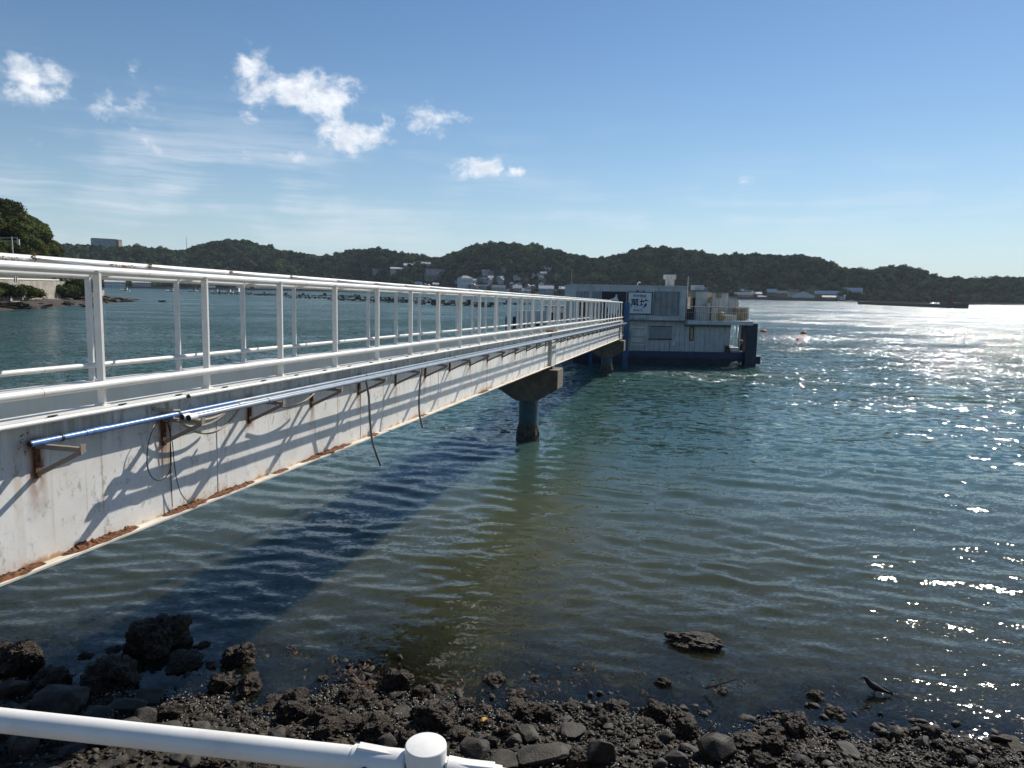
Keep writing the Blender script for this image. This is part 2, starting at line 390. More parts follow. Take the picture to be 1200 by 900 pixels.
# water: a reflecting surface over a murky body; the body clears where it is shallow
def water_mat():
    mt, n, out = material('sea_water')
    g = n.n('ShaderNodeNewGeometry'); P = g.outputs['Position']
    dep = n.n('ShaderNodeAttribute', attribute_name='depth').outputs['Fac']
    dist = n.vm('LENGTH', P)
    # fine slopes of the ripples, several sizes, wind from the right-front
    def slope(scale, amp, stretch, rot, det=2):
        v = n.mapping(P, scale=(stretch, 1., 1.), rot=(0, 0, rot))
        c = n.noise(v, scale, det, .5, out=1)
        return n.vm('SCALE', n.vm('SUBTRACT', c, (.5, .5, .5)), scale=amp)
    patch = n.ramp(n.noise(n.mapping(P, scale=(.5, 1., 1.)), .05, 4, .6), .36, .64, .45, 1.35)
    s1 = slope(18., .36, .6, .25); s2 = slope(6., .20, .5, .10); s3 = slope(1.3, .10, .45, .2)
    far = n.ramp(dist, 19., 60.)
    s4 = n.vm('SCALE', slope(.35, .95, .45, .15), scale=far)
    s5 = n.vm('SCALE', slope(3.0, 2.6, .6, .15, 3), scale=far)
    sl = n.vm('SCALE', n.vm('ADD', n.vm('ADD', s1, s2), n.vm('ADD', s3, n.vm('ADD', s4, s5))), scale=patch)
    sl = n.vm('MULTIPLY', sl, (1., 1.25, 0.))
    N = n.vm('NORMALIZE', n.vm('ADD', g.outputs['Normal'], sl))
    fr = n.n('ShaderNodeFresnel', i={'IOR': 1.333, 'Normal': N}).outputs[0]
    gl = n.n('ShaderNodeBsdfGlossy', i={'Color': (1, 1, 1, 1), 'Roughness': n.ramp(dist, 30., 260., 0.05, .14), 'Normal': N})
    murk = n.ramp(n.noise(P, .09, 4, .6), .3, .7)
    deep = n.mix(murk, (.029, .070, .066), (.040, .084, .073))
    shal = n.mix(murk, (.056, .066, .038), (.080, .083, .048))
    bc = n.mix(n.ramp(dep, .3, 3.2), shal, deep)
    body = n.n('ShaderNodeSubsurfaceScattering', falloff='BURLEY', i={'Color': bc, 'Scale': .9, 'Radius': (.6, 1.0, .8)})
    clear = n.n('ShaderNodeBsdfTransparent', i={'Color': (.72, .74, .58, 1)})
    turb = n.m('SUBTRACT', 1., n.m('EXPONENT', n.m('MULTIPLY', dep, -1.7)))
    vol = n.n('ShaderNodeMixShader', i={0: turb, 1: clear.outputs[0], 2: body.outputs[0]})
    mx = n.n('ShaderNodeMixShader', i={0: fr, 1: vol.outputs[0], 2: gl.outputs[0]})
    n.link(mx.outputs[0], out.inputs[0]); return mt
M['water'] = water_mat()

# ------------------------------------------------------------------ shore, sea bed and sea
SHX = np.array([-60, -12, -8.3, -6.1, -4.2, 0., 2.8, 5.3, 6.2, 7.5, 9., 60]); SHY = np.array([11.2, 10.9, 10.75, 10.7, 10.7, 10.35, 10.15, 9.85, 9.6, 9.2, 8.8, 8.4])
def ground_z(x, y):
    x = np.asarray(x, float); y = np.asarray(y, float)
    s = y - np.interp(x, SHX, SHY)                       # metres out from the water's edge
    z = np.where(s < 0, -s * .15, np.where(s < 9, -s * .11, -.99 - (s - 9) * .16))
    z = np.maximum(z, -9.)
    k = np.clip(1 - np.abs(s) / 8, 0, 1)
    return z + k * (.16 * fbm(x * .9, y * .9, 3, 4) + .05 * fbm(x * 4, y * 4, 5, 3))
def polar(radii, az0, az1, na):
    a = np.linspace(az0, az1, na); R_, A_ = np.meshgrid(radii, a, indexing='ij')
    return R_ * np.sin(A_), R_ * np.cos(A_)
rr = np.concatenate([np.linspace(1.5, 22, 190), np.geomspace(22.3, 9000, 70)])
gx, gy = polar(rr, -PI * .62, PI * .62, 300)
V = np.stack([gx, gy, ground_z(gx, gy)], -1).reshape(-1, 3)
tag(link('seabed', np_mesh('seabed', V, grid_faces(*gx.shape), M['bed'], True)), kind='structure')

NW = 110
kl = np.exp(rng.uniform(math.log(.20), math.log(3.2), NW)); kk = 2 * PI / kl
th = math.radians(197) + rng.normal(0, .42, NW)           # travelling towards the shore, slightly to the left
kx, ky = kk * np.sin(th), kk * np.cos(th); ph = rng.uniform(0, 2 * PI, NW)
amp = .0222 / kk * (.55 + .9 * rng.random(NW)) * np.where(kl > 1.3, .5, 1.) * np.where(kl < .7, 1.25, 1.)
rw = np.concatenate([np.linspace(6.5, 20, 330), np.geomspace(20.06, 90, 330), np.geomspace(91.5, 12000, 110)])
wx, wy = polar(rw, -PI * .36, PI * .36, 620)
rad = np.hypot(wx, wy); h = np.zeros_like(wx); ox = np.zeros_like(wx); oy = np.zeros_like(wx)
step = np.gradient(rw)[:, None] + rad * .0036
for i in range(NW):
    fade = np.clip((kl[i] / np.maximum(step, 1e-3) - 2.5) / 3, 0, 1)
    arg = kx[i] * wx + ky[i] * wy + ph[i]; c_ = amp[i] * fade * np.cos(arg); h += amp[i] * fade * np.sin(arg); ox += c_ * kx[i] / kk[i]; oy += c_ * ky[i] / kk[i]
dep = -ground_z(wx, wy)
calm = np.clip((dep + .05) / .7, .12, 1) * (0.75 + .5 * fbm(wx * .12, wy * .2, 9, 3))
V = np.stack([wx + ox * calm, wy + oy * calm, h * calm], -1).reshape(-1, 3)
me = np_mesh('sea', V, grid_faces(*wx.shape), M['water'], True)
at_ = me.attributes.new('depth', 'FLOAT', 'POINT'); at_.data.foreach_set('value', np.clip(dep, 0, 20).astype(np.float32).ravel())
tag(link('sea', me), kind='structure')

# quay the photograph is taken from
q = MB(); q.box(-45, 45, -30, 1.36, -1.5, 4.87); tag(q.build('quay', M['concrete']), kind='structure')

# ------------------------------------------------------------------ footbridge (local x along it, y to its left, z up; 0 = underside of the girders)
BAZ, BSL = math.radians(14.62), math.radians(-1.03)
bu = Vector((math.sin(BAZ) * math.cos(BSL), math.cos(BAZ) * math.cos(BSL), math.sin(BSL)))
bn = Vector((math.cos(BAZ), -math.sin(BAZ), 0)); bw = bn.cross(bu).normalized()
if bw.z < 0: bw = -bw
BL = 57.5
def bridge_frame(o):
    org = Vector(EYE) + bu * U0 + bn * -7.05 + bw * -2.65
    mt = Matrix.Identity(4)
    for i in range(3): mt[i][0], mt[i][1], mt[i][2], mt[i][3] = bu[i], -bn[i], bw[i], org[i]
    o.matrix_world = mt; return o
def bpt(x, y, z):                          # bridge frame to world
    return Vector(EYE) + bu * (x + U0) + bn * (-7.05 - y) + bw * (z - 2.65)
bridge = bridge_frame(empty('footbridge', label='long white steel footbridge with rusty girders leading out to the floating restaurant', cat='footbridge'))
ZT, ZE, ZR = 1.47, 2.89, 3.01               # top of the girders, eave tube, ridge tube
seams = [0.0] + [7.2 + 4.15 * k for k in range(-1, 13) if 7.2 + 4.15 * k < BL - 1] + [BL]
for side in (-1, 1):
    y0 = side * .93
    for a, b in zip(seams[:-1], seams[1:]):
        w = MB(); w.box(a + .006, b - .006, y0 - .010, y0 + .010, .021, ZT - .021)
        w.build('web_plate', M['girder' if side < 0 else 'innergirder'], bridge)
    for a, b in zip(seams[1:-1], seams[2:]):
        c = MB(); c.box(a - .012, a + .012, y0 - .017, y0 + .017, .025, ZT - .03); o = c.build('cover_strip', M['girder' if side < 0 else 'innergirder'], bridge)
    fl = MB(); fl.box(0, BL, y0 - .13, y0 + .13, ZT - .02, ZT); fl.box(0, BL, y0 + side * .13, y0 + side * .145, ZT - .05, ZT - .002); fl.build('top_flange', M['white'], bridge)
    fl = MB(); fl.box(0, BL, y0 - .13, y0 + .13, 0, .02); fl.build('bottom_flange', M['lowflange'], bridge)
dk = MB(); dk.box(0, BL, -.91, .91, .10, .16); dk.build('deck', M['deckgrey'], bridge)
for k in range(20):
    c = MB(); c.box(1.4 + 2.9 * k, 1.5 + 2.9 * k, -.90, .90, .024, .097)
    if k == 0: cme = c.mesh('cross_beam', M['white']); 
    else: pass
    link('cross_beam', cme, bridge, (2.9 * k, 0, 0))
# railing posts: a flat upright on each side every bay
pm = MB(); pm.box(-.015, .015, -.042, .042, 0, ZE - ZT - .03); pm.box(-.045, .045, -.06, .06, 0, .012); pme = pm.mesh('railing_post', M['white_rail'])
wb = MB(); wb.box(.016, .028, -.055, -.043, .012, ZE - ZT - .04)
NB = 32
for side in (-1, 1):
    for k in range(-3, NB):
        x = 6.16 - U0 + BAY * k
        if x < .3 or x > BL: continue
        o = link('railing_post', pme, bridge, (x + (0 if side < 0 else .04), side * .93, ZT))
        if side > 0: o.rotation_euler = (0, 0, PI)
def tube(name, p0, p1, r, mat, parent=bridge, seg=14, joints=0):
    t = MB(); t.cyl(p0, p1, r, seg=seg)
    return t.build(name, mat, parent, smooth=True)
# rails come in lengths with a small rusty joint
def rail_run(name, y, z, r, every, off, x0=.2, x1=BL + .3):
    xs = [x0] + [x for x in np.arange(off, x1, every) if x > x0 + .3] + [x1]
    for a, b in zip(xs[:-1], xs[1:]): tube(name, (a + .003, y, z), (b - .003, y, z), r, M['white_rail'])
    j = MB()
    for x in xs[1:-1]: j.cyl((x - .016, y, z), (x + .016, y, z), r * .97, seg=12)
    j.build('rail_joint', M['rustdark'], bridge, smooth=True)
rail_run('eave_tube', -.93, ZE, .046, BAY * 2, 6.16 - U0 + .7)
rail_run('eave_tube', .93, ZE, .046, BAY, 6.30 - U0)
rail_run('ridge_tube', 0., ZR, .044, BAY, 6.24 - U0)
rail_run('lower_rail', -1.02, 1.70, .042, BAY * 3, 6.16 - U0 - .8)
rail_run('lower_rail', .85, 1.69, .036, BAY * 3, 6.16 - U0 + .9, x1=BL - 6)
# rafters at each post and sloping flat stays between eaves and ridge
ra = MB(); ra.bar((0, -.93, ZE + .03), (0, 0, ZR + .02), .035, .014); ra.bar((0, 0, ZR + .02), (0, .93, ZE + .03), .035, .014)
rme = ra.mesh('rafter', M['white_rail'])
st = MB(); st.bar((.05, 0, ZR + .01), (BAY - .08, -.93, ZE - .005), .15, .012); sme = st.mesh('roof_stay', M['white_rail'])
st2 = MB(); st2.bar((.05, .93, ZE + .0), (BAY - .08, 0, ZR - .02), .15, .012); sme2 = st2.mesh('roof_stay', M['white_rail'])
for k in range(-3, NB):
    x = 6.24 - U0 + BAY * k
    if x < .3 or x > BL: continue
    link('rafter', rme, bridge, (x, 0, 0))
    if x < BL - BAY:
        link('roof_stay', sme, bridge, (x, 0, 0)); link('roof_stay', sme2, bridge, (x, 0, 0))
# pipe brackets on the outer face
ZB = 2.65 - 1.44
br = MB(); br.box(-.028, .028, -.030, -.012, -.34, .03); pl = br.mesh('bracket', M['rustdark'])
ar = MB(); ar.box(-.024, .024, -.56, -.031, -.045, 0.); ar.box(-.03, .03, -.575, -.561, -.05, .03)
arm = ar.mesh('arm', M['steel'])
ar2 = MB(); ar2.bar((0, -.54, -.05), (0, -.03, -.30), .04, .035, up=(1, 0, 0)); brm = ar2.mesh('brace', M['steel'])
for k in range(-2, 32):
    x = BR0 - U0 + BAY * k
    if x < .3 or x > BL - .2: continue
    b = link('bracket', pl, bridge, (x, -.93, ZB)); link('arm', arm, b); link('brace', brm, b)
# clips along the flange edge and the stiffeners over the piers
cl = MB(); cl.box(-.015, .015, -.03, 0, -.06, -.004); cl.box(-.05, .05, -.02, .0, .001, .012); clm = cl.mesh('clip', M['black'])
for k in range(60):
    x = 4.55 - U0 + 0.86 * k
    if x < BL: link('clip', clm, bridge, (x, -1.077, ZT))
XP = (30.05 - U0, 57.4 - U0)
for x in XP:
    e = MB(); e.box(x - .42, x + .42, -1.05, -.941, .022, ZT - .06); e.box(x - .45, x - .42, -1.06, -.942, .022, ZT - .06); e.box(x + .42, x + .45, -1.06, -.942, .022, ZT - .06)
    e.build('pier_stiffener', M['tan'] if 0 else M['wallwhite'], bridge)
    e = MB(); e.box(x - .5, x + .5, -1.10, -.80, ZT + .001, ZT + .06); e.build('splice_plate', M['rust'], bridge)
    for s in (-1, 1):
        f = MB(); f.box(x - .25, x + .25, s * .93 - .14, s * .93 + .14, -.12, -.003); f.build('bearing', M['rust'], bridge)
# flaky rust standing on the lower flange, in the patches the photograph shows
def flakes(u0, u1, hmax, dens=0):
    nu = int((u1 - u0) / .018) + 2; prof = [(0, 1.), (.012, .86), (.030, .50), (.050, .30), (.078, .20), (.105, .0)]; np_ = len(prof); V = []
    for i in range(nu):
        u = u0 + (u1 - u0) * i / (nu - 1); t = i / (nu - 1); en = min(1, 5 * t, 5 * (1 - t)) ** .6
        hh = .6 * hmax * en * max(.12, .55 + .55 * noise.noise(Vector((u * 4.1, 1, 0))) + .30 * noise.noise(Vector((u * 17, 3, 0))) + .22 * noise.noise(Vector((u * 60, 5, 0)))); ww = .5 + .6 * en * (1 + noise.noise(Vector((u * 6, 9, 0))))
        for k, (y, z) in enumerate(prof):
            j = .007 if 0 < k < np_ - 1 else 0
            V.append((u + random.uniform(-.006, .006), -.9415 - y * ww * .85 - random.uniform(0, j), .0205 + z * hh * (1 + (.5 * noise.noise(Vector((u * 45, k * 3.1, 2))) if k < np_ - 1 else 0))))
    fs = [(i * np_ + k, i * np_ + k + 1, (i + 1) * np_ + k + 1, (i + 1) * np_ + k) for i in range(nu - 1) for k in range(np_ - 1)]
    fm = MB(); fm.add(V, fs)
    o = fm.build('rust_crust', M['crustrust'], bridge); o['kind'] = 'stuff'
for a, b, hm in ((4.3, 5.35, .10), (5.55, 6.55, .13), (6.95, 7.75, .10), (7.75, 8.75, .09), (10.0, 11.7, .10), (9.2, 9.6, .04), (12.4, 12.8, .04), (19.5, 20.5, .05), (15.0, 15.4, .03)):
    flakes(a - U0, b - U0, hm)
# rusty hole-rimmed stain at the first bracket and peeled spots on the tubes
def spot(name, x, y, z, sx, sz, mat='rust', n=26, ry=.012):
    s = MB()
    for _ in range(n):
        a = random.random() * 2 * PI; r = math.sqrt(random.random())
        c = (x + sx * r * math.cos(a), y - random.uniform(0, ry), z + sz * r * math.sin(a)); q = random.uniform(.01, .02)
        p = [(c[0] + random.uniform(-q, q), c[1] - random.uniform(0, q * .5), c[2] + random.uniform(-q, q)) for _ in range(4)]
        s.add(p, [(0, 1, 2), (0, 2, 3), (0, 3, 1), (1, 2, 3)])
    o = s.build(name, M[mat], bridge); o['kind'] = 'stuff'
spot('rust_patch', BR0 - U0 - .10, -.941, ZB + .02, .09, .12)
spot('rust_patch', BR0 - U0 + .03, -.941, ZB - .22, .05, .10)
for k in (0, 1, 2, 3):
    spot('rust_patch', 6.24 - U0 + BAY * k - .01, -.03, ZR + .02, .03, .03, n=30, ry=.03)
for x in (5.9, 7.35, 7.55): spot('rust_patch', x - U0, -.03, ZR - .01, .16, .02, n=34, ry=.03)

# pipes lying on the brackets (things of their own)
def pipe(name, pts, r, mat, label, cat, group=None, seg=12, parts=()):
    t = MB(); t.path(pts, r, seg)
    o = t.build(name, mat, smooth=True); tag(o, label, cat, group)
    return o
def bridge_thing(name, label, cat, group=None):
    return bridge_frame(empty(name, label=label, cat=cat, group=group))
zp = ZB + .031
root = bridge_thing('water_pipe', 'blue plastic water pipe clipped to brackets along the bridge girder', 'pipe')
t = MB(); t.cyl((5.18 - U0, -1.06, zp), (8.2 - U0, -1.06, zp), .030, seg=14, caps=False); t.build('pipe_run', M['bluepipe'], root, True)
t = MB(); t.cyl((8.2 - U0, -1.06, zp), (BL, -1.06, zp), .030, seg=14, caps=False); t.build('pipe_run', M['greypipe'], root, True)
t = MB(); t.cyl((5.17 - U0, -1.06, zp), (5.25 - U0, -1.06, zp), .0275, seg=14); t.build('open_end', M['black'], root, True)
t = MB(); t.cyl((5.88 - U0, -1.06, zp), (6.05 - U0, -1.06, zp), .037, seg=14); t.cyl((5.80 - U0, -1.06, zp), (5.885 - U0, -1.06, zp), .034, seg=14); t.build('coupling', M['bluepipe'], root, True)
for x in (5.52, 7.15, 12.1, 17.1): 
    t = MB(); t.cyl((x - .012 - U0, -1.06, zp), (x + .012 - U0, -1.06, zp), .036, seg=14); t.build('tie_band', M['black'], root, True)
for nm, y, lab, x0 in (('water_pipe', -1.27, 'grey plastic pipe lying between the blue pipe and the outer grey pipe', 6.95), ('water_pipe', -1.375, 'outermost grey plastic pipe on the bracket tips beside the bridge girder', 6.93)):
    root = bridge_thing(nm, lab, 'pipe')
    t = MB(); t.cyl((x0 - U0, y, zp), (BL + .1, y, zp), .032, seg=14, caps=False); t.build('pipe_run', M['greypipe'], root, True)
    t = MB(); t.cyl((x0 - .005 - U0, y, zp), (x0 + .06 - U0, y, zp), .029, seg=14); t.build('open_end', M['black'], root, True)
    t = MB(); t.cyl((x0 - .002 - U0, y, zp), (x0 + .12 - U0, y, zp), .039, seg=14, caps=False); t.build('collar', M['conduit'], root, True)
    for k in range(12):
        x = 8.0 + 4. * k + (.5 if y < -1.3 else 0)
        t = MB(); t.cyl((x - U0, y, zp), (x + .14 - U0, y, zp), .039, seg=12); t.build('coupling', M['greypipe'], root, True)
for x0, x1, lab in ((7.28, BL - 1 + U0, 'white conduit running along the upper girder edge of the footbridge'), (1.6, 7.2, 'white conduit end section on the near end of the girder edge')):
    root = bridge_thing('conduit', lab, 'conduit')
    t = MB(); t.cyl((x0 - U0, -1.105, ZT - .03), (x1 - U0, -1.105, ZT - .03), .026, seg=12); t.build('conduit_run', M['conduit'], root, True)
    t = MB(); t.cyl((x0 - .012 - U0, -1.105, ZT - .03), (x0 + .03 - U0, -1.105, ZT - .03), .024, seg=12); t.build('open_end', M['black'], root, True)
# hoses and cables
def sag(x0, y0, z0, x1, y1, z1, d, n=18):
    return [(x0 + (x1 - x0) * t, y0 + (y1 - y0) * t, z0 + (z1 - z0) * t - 4 * d * t * (1 - t)) for t in np.linspace(0, 1, n)]
def cable(name, pts, r, mat, label, cat='hose', group=None):
    o = bridge_frame(D.objects.new(name, None)); D.objects.remove(o)
    t = MB(); t.path(pts, r, 8); ob = t.build(name, mat, smooth=True); bridge_frame(ob); return tag(ob, label, cat, group)
def brl(px, py, n0):                        # a point of the bridge frame seen at a pixel, on the vertical plane n0 metres out
    d = Vector(ray(px, py)); t = (-6.12 + n0) / d.dot(bn); p = d * t
    return (p.dot(bu) - U0, -(p.dot(bn) + 7.05), p.dot(bw) + 2.65)
def pix(pts, ox, oy, k, n0): return smooth_path([brl(ox + x / k, oy + y / k, n0) for x, y in pts])
def smooth_path(P, sub=4):
    P = [Vector(p) for p in P]; out = []
    for i in range(len(P) - 1):
        p0, p1, p2, p3 = P[max(i - 1, 0)], P[i], P[i + 1], P[min(i + 2, len(P) - 1)]
        for s in range(sub):
            t = s / sub; out.append(.5 * ((2 * p1) + (p2 - p0) * t + (2 * p0 - 5 * p1 + 4 * p2 - p3) * t * t + (3 * p1 - p0 - 3 * p2 + p3) * t ** 3))
    return out + [P[-1]]
cable('hose', pix([(430, 470), (540, 540), (620, 575), (720, 580), (800, 550), (880, 490), (940, 420), (985, 350)], 150, 430, 7.5, .26), .016, M['hose'], 'lowest beige hose loop sagging below the pipe ends')
cable('hose', pix([(560, 440), (640, 465), (740, 450), (830, 412), (900, 365)], 150, 430, 7.5, .34), .015, M['hose'], 'short beige hose bow close under the grey pipe ends')
cable('hose', pix([(390, 440), (470, 500), (560, 524), (680, 508), (770, 470), (860, 400)], 150, 430, 7.5, .16), .015, M['darkhose'], 'grey hose loop between the two beige hose loops')
cable('hose', pix([(500, 385), (560, 400), (640, 370), (690, 330)], 200, 380, 4.092, .2), .014, M['hose'], 'beige hose strung between the second and third brackets')
cable('hose', pix([(935, 262), (950, 350), (955, 450), (965, 550), (985, 620), (1006, 676)], 200, 380, 4.092, .46), .021, M['darkhose'], 'thick grey hose end hanging past the girder bottom and bending to the right')
cable('hose', pix([(206, 490), (196, 560), (191, 640), (194, 700), (206, 754)], 440, 300, 3.75, .46), .021, M['darkhose'], 'thick grey hose end hanging straight down farther along the girder')
cable('cable', pix([(675, 180), (640, 240), (624, 300), (620, 370), (632, 415), (655, 440), (685, 440), (710, 415), (722, 370), (718, 260), (712, 190)], 0, 440, 3.6, .12), .0055, M['black'], 'thin dark cable loop drooping in front of the girder', 'cable')
cable('cable', pix([(722, 190), (718, 300), (721, 420), (727, 552)], 0, 440, 3.6, .05), .0055, M['black'], 'thin dark cable hanging straight down to the rusty flange', 'cable')
cable('cable', pix([(700, 180), (725, 270), (736, 380), (748, 450), (765, 500), (792, 532)], 0, 440, 3.6, .08), .0055, M['black'], 'thin dark cable hanging down and curling to the right', 'cable')
cable('rope', sag(6.85 - U0, -.96, zp + .10, 7.15 - U0, -1.08, zp + .04, .01, 6), .016, M['hose'], 'knotted beige rope tied round the blue pipe', 'rope')

# ------------------------------------------------------------------ bridge piers
def pier(u, zwater, label):
    c = bpt(u - U0, 0, -.13)
    root = empty('bridge_pier', (c.x, c.y, 0), label, 'bridge pier', 'concrete piers of the footbridge', rz=-BAZ)
    zt = c.z; T = .62
    hw = 1.38
    cp = MB(); cp.prism([(-hw, zt), (hw, zt), (hw, zt - .82), (.46, zt - 1.38), (-.46, zt - 1.38), (-hw, zt - .82)], 'y', -T, T); cp.build('cap', M['concrete'], root, bevel=.02)
    cl = MB(); cl.cyl((0, 0, zt - 1.382), (0, 0, -2.5), .43, seg=28); cl.build('column', M['teal'], root, True)
    n = 44; k = 22; V = []
    for i in range(k):
        z = -1.0 + 1.75 * i / (k - 1); sh = min(1, (k - 1 - i) / 5.)
        for j in range(n):
            a = 2 * PI * j / n; r = .432 + sh * (.035 + .09 * noise.noise(Vector((math.cos(a) * 3, math.sin(a) * 3, z * 4 + u))) + .05 * random.random()); V.append((r * math.cos(a), r * math.sin(a), z))
    fs = [(i * n + j, i * n + (j + 1) % n, (i + 1) * n + (j + 1) % n, (i + 1) * n + j) for i in range(k - 1) for j in range(n)]
    cr = MB(); cr.add(V, fs); cr.build('shell_crust', M['crust'], root)
    return root
pier(30.05, 0, 'nearer concrete hammerhead pier under the middle of the footbridge')
pier(57.4, 0, 'farther concrete pier beside the floating restaurant')

# ------------------------------------------------------------------ guard rail at the quay edge, in front of the camera
g0 = Vector(at(0, 847, 5.65)); g1 = Vector(at(497, 902, 5.65)); gd = (g1 - g0).normalized()
post = Vector(at(499, 899, 5.65))
gr = empty('guard_rail', (post.x, post.y, 4.87), 'white tubular guard rail with capped post at the quay edge', 'guard rail')
L_ = lambda p: Vector(p) - Vector((post.x, post.y, 4.87))
t = MB(); t.cyl(L_(post - gd * 2.6), L_(post - gd * .035), .0225, seg=24); t.build('rail', M['white_rail'], gr, True)
ge = Vector(at(640, 926, 5.62)); gd2 = (ge - post).normalized()
t = MB(); t.cyl(L_(post + gd2 * .035), L_(post + gd2 * 2.5), .0225, seg=24); t.build('rail', M['white_rail'], gr, True)
t = MB(); R0 = .040
prof = [(0.036, -.10), (.036, .016), (.0372, .0165), (.0372, .0405), (.0368, .0425), (.0358, .0438), (.0345, .0443), (0.0, .0446)]
vs = []; ns = 36
for r, z in prof:
    for k in range(ns): vs.append((r * math.cos(2 * PI * k / ns), r * math.sin(2 * PI * k / ns), z))
fs = [(i * ns + k, i * ns + (k + 1) % ns, (i + 1) * ns + (k + 1) % ns, (i + 1) * ns + k) for i in range(len(prof) - 1) for k in range(ns)]
zc = post.z - 4.87
t.add([(x, y, z + zc) for x, y, z in vs], fs); t.build('post_cap', M['white_rail'], gr, True)
t = MB(); t.cyl((0, 0, 0), (0, 0, zc - .101), .038, seg=28); t.build('post', M['white_rail'], gr, True)
for dd, s in ((gd, -1), (gd2, 1)):
    t = MB(); t.cyl(Vector((0, 0, zc)) + s * dd * .038, Vector((0, 0, zc)) + s * dd * .135, .0258, seg=24); t.build('sleeve', M['white_rail'], gr, True)
    t = MB(); p0 = Vector((0, 0, zc + .019)) + s * dd * .030; p1 = Vector((0, 0, zc + .027)) + s * dd * .125
    t.bar(p0, p1, .018, .006); t.build('bracket_lug', M['white_rail'], gr, bevel=.001)
    b = Vector((0, 0, zc)) + s * dd * .105
    perp = Vector((dd.y, -dd.x, 0)).normalized()
    t = MB(); t.cyl(b + perp * .026, b + perp * .032, .007, seg=10); t.build('screw', M['black'], gr)

# ------------------------------------------------------------------ floating restaurant
Y0 = 65.6
def X(px, Y=Y0): return float(at_depth(px, 380, Y)[0])
def Z(px, py, Y=Y0): return float(at_depth(px, py, Y)[2])
RX, RY = X(770), Y0
rest = empty('floating_restaurant', (RX, RY, 0), 'grey two storey floating restaurant with a blue banded hull and roof signs', 'floating restaurant')
class RB(MB):                               # boxes given as pixels across, world depth and pixels up, in the restaurant's own frame
    def pb(s, x0, x1, y0, y1, d0, d1, ref=None):
        Yf = Y0 + d0; rx = ref if ref else (x0 + x1) / 2
        return s.box(X(x0, Yf) - RX, X(x1, Yf) - RX, d0, d1, Z(rx, y1, Yf), Z(rx, y0, Yf))
def rpart(name, mat, boxes, parent=rest, bevel=0):
    b = RB()
    for q in boxes: b.pb(*q)
    return b.build(name, M[mat] if isinstance(mat, str) else mat, parent, bevel=bevel)
XL, XRt = 671, 855
# hull and lower storey
hb = RB(); x0, x1 = X(672) - RX, X(851) - RX
hb.prism([(x0, .62), (X(879) - RX, .62), (X(858) - RX, .30), (x1, -.6), (x0, -.6)], 'y', -.35, 11.5); hb.build('hull', M['hullblack'], rest)
sb = RB(); sb.box(x0 - .02, X(876) - RX, -.40, 11.6, .62, 1.18); sb.build('hull_band', M['bluestripe'], rest)
sb = RB(); sb.box(X(857) - RX, X(878) - RX, -.30, 11.4, 1.181, 1.30); dkp = sb.build('stern_deck', M['wood'], rest)
ztop = Z(800, 377)
core = RB(); core.box(x0 + .12, X(856.5) - RX - .02, .12, 11, 1.181, ztop - .003); core.build('lower_wall', M['wallgrey'], rest)
xs = np.linspace(x0 + .1, X(856.5) - RX, 32)
for a, b in zip(xs[:-1], xs[1:]):
    p = RB(); j = random.uniform(0, .018); p.box(a + .012, b - .012, .045 - j, .118, 1.182, ztop - .004); p.build('wall_board', M['wallgrey'], rest)
bd = rpart('door', 'wallwhite', [(740.5, 757.5, 382.5, 405, -.03, .03)])
for q in ((742, 749, 385, 389.2), (742, 756, 394.5, 396), (742, 756, 401.5, 402.4)): rpart('door_rail', 'lattice', [(q[0], q[1] if q[0] != 742 else 756, q[2], q[2] + .8, -.045, -.031)], bd)
for xx in (739.6, 757.6): rpart('door_post', 'wallwhite', [(xx, xx + 1.1, 380.5, 407.5, -.08, .04)])
w1 = rpart('shuttered_window', 'shutter', [(761.5, 788, 383, 397, -.02, .03)])
for k in range(7): rpart('shutter_slat', 'shutter', [(762.2 + 3.6 * k, 765.4 + 3.6 * k, 384, 396, -.04, -.021)], w1)
rpart('window_sill', 'hullblack', [(761, 788.5, 397, 398.2, -.10, .04)], w1)
rpart('window_head', 'hullblack', [(761, 788.5, 382.2, 383, -.06, .04)], w1)
w2 = rpart('slit_window', 'hullblack', [(808.6, 813.6, 382.5, 399.5, -.02, .04)]); rpart('pane', 'tan', [(809.6, 812.6, 383.5, 398.6, -.03, -.021)], w2)
rpart('meter_box', 'wallwhite', [(787, 792, 399.5, 405, -.14, .04)])
for xx in (815.2, 832): rpart('drain_pipe', 'wallwhite', [(xx, xx + .7, 383 if xx < 820 else 380, 400, -.06, -.001)])
rpart('painted_eave_shadow', 'lattice', [(802, 857, 380.5, 383.5, -.02, .04)])  # darker grey strip standing in for the shade below the deck slab
# upper storey box, proud of the lower wall
ub0, ub1 = X(XL, Y0 - .55) - RX, X(802.5, Y0 - .55) - RX
zb, zt = Z(770, 375.2, Y0 - .55), Z(735, 334.7, Y0 - .55)
u = RB(); u.box(ub0, ub1, -.55, 10.4, zb, zt); u.build('upper_storey', M['wallgrey'], rest)
xs = np.linspace(ub0, ub1, 22)
for a, b in zip(xs[:-1], xs[1:]):
    p = RB(); p.box(a + .008, b - .008, -.575, -.551, zb + .02, zt - .10); p.build('cladding_panel', M['wallgrey'], rest)
p = RB(); p.box(ub0 - .06, ub1 + .06, -.64, 10.5, zt - .09, zt + .05); p.build('parapet', M['wallgrey'], rest)
p = RB(); p.box(ub0 - .02, ub1 + .03, -.60, -.40, zb - .06, zb + .015); p.build('sill_beam', M['lattice'], rest)
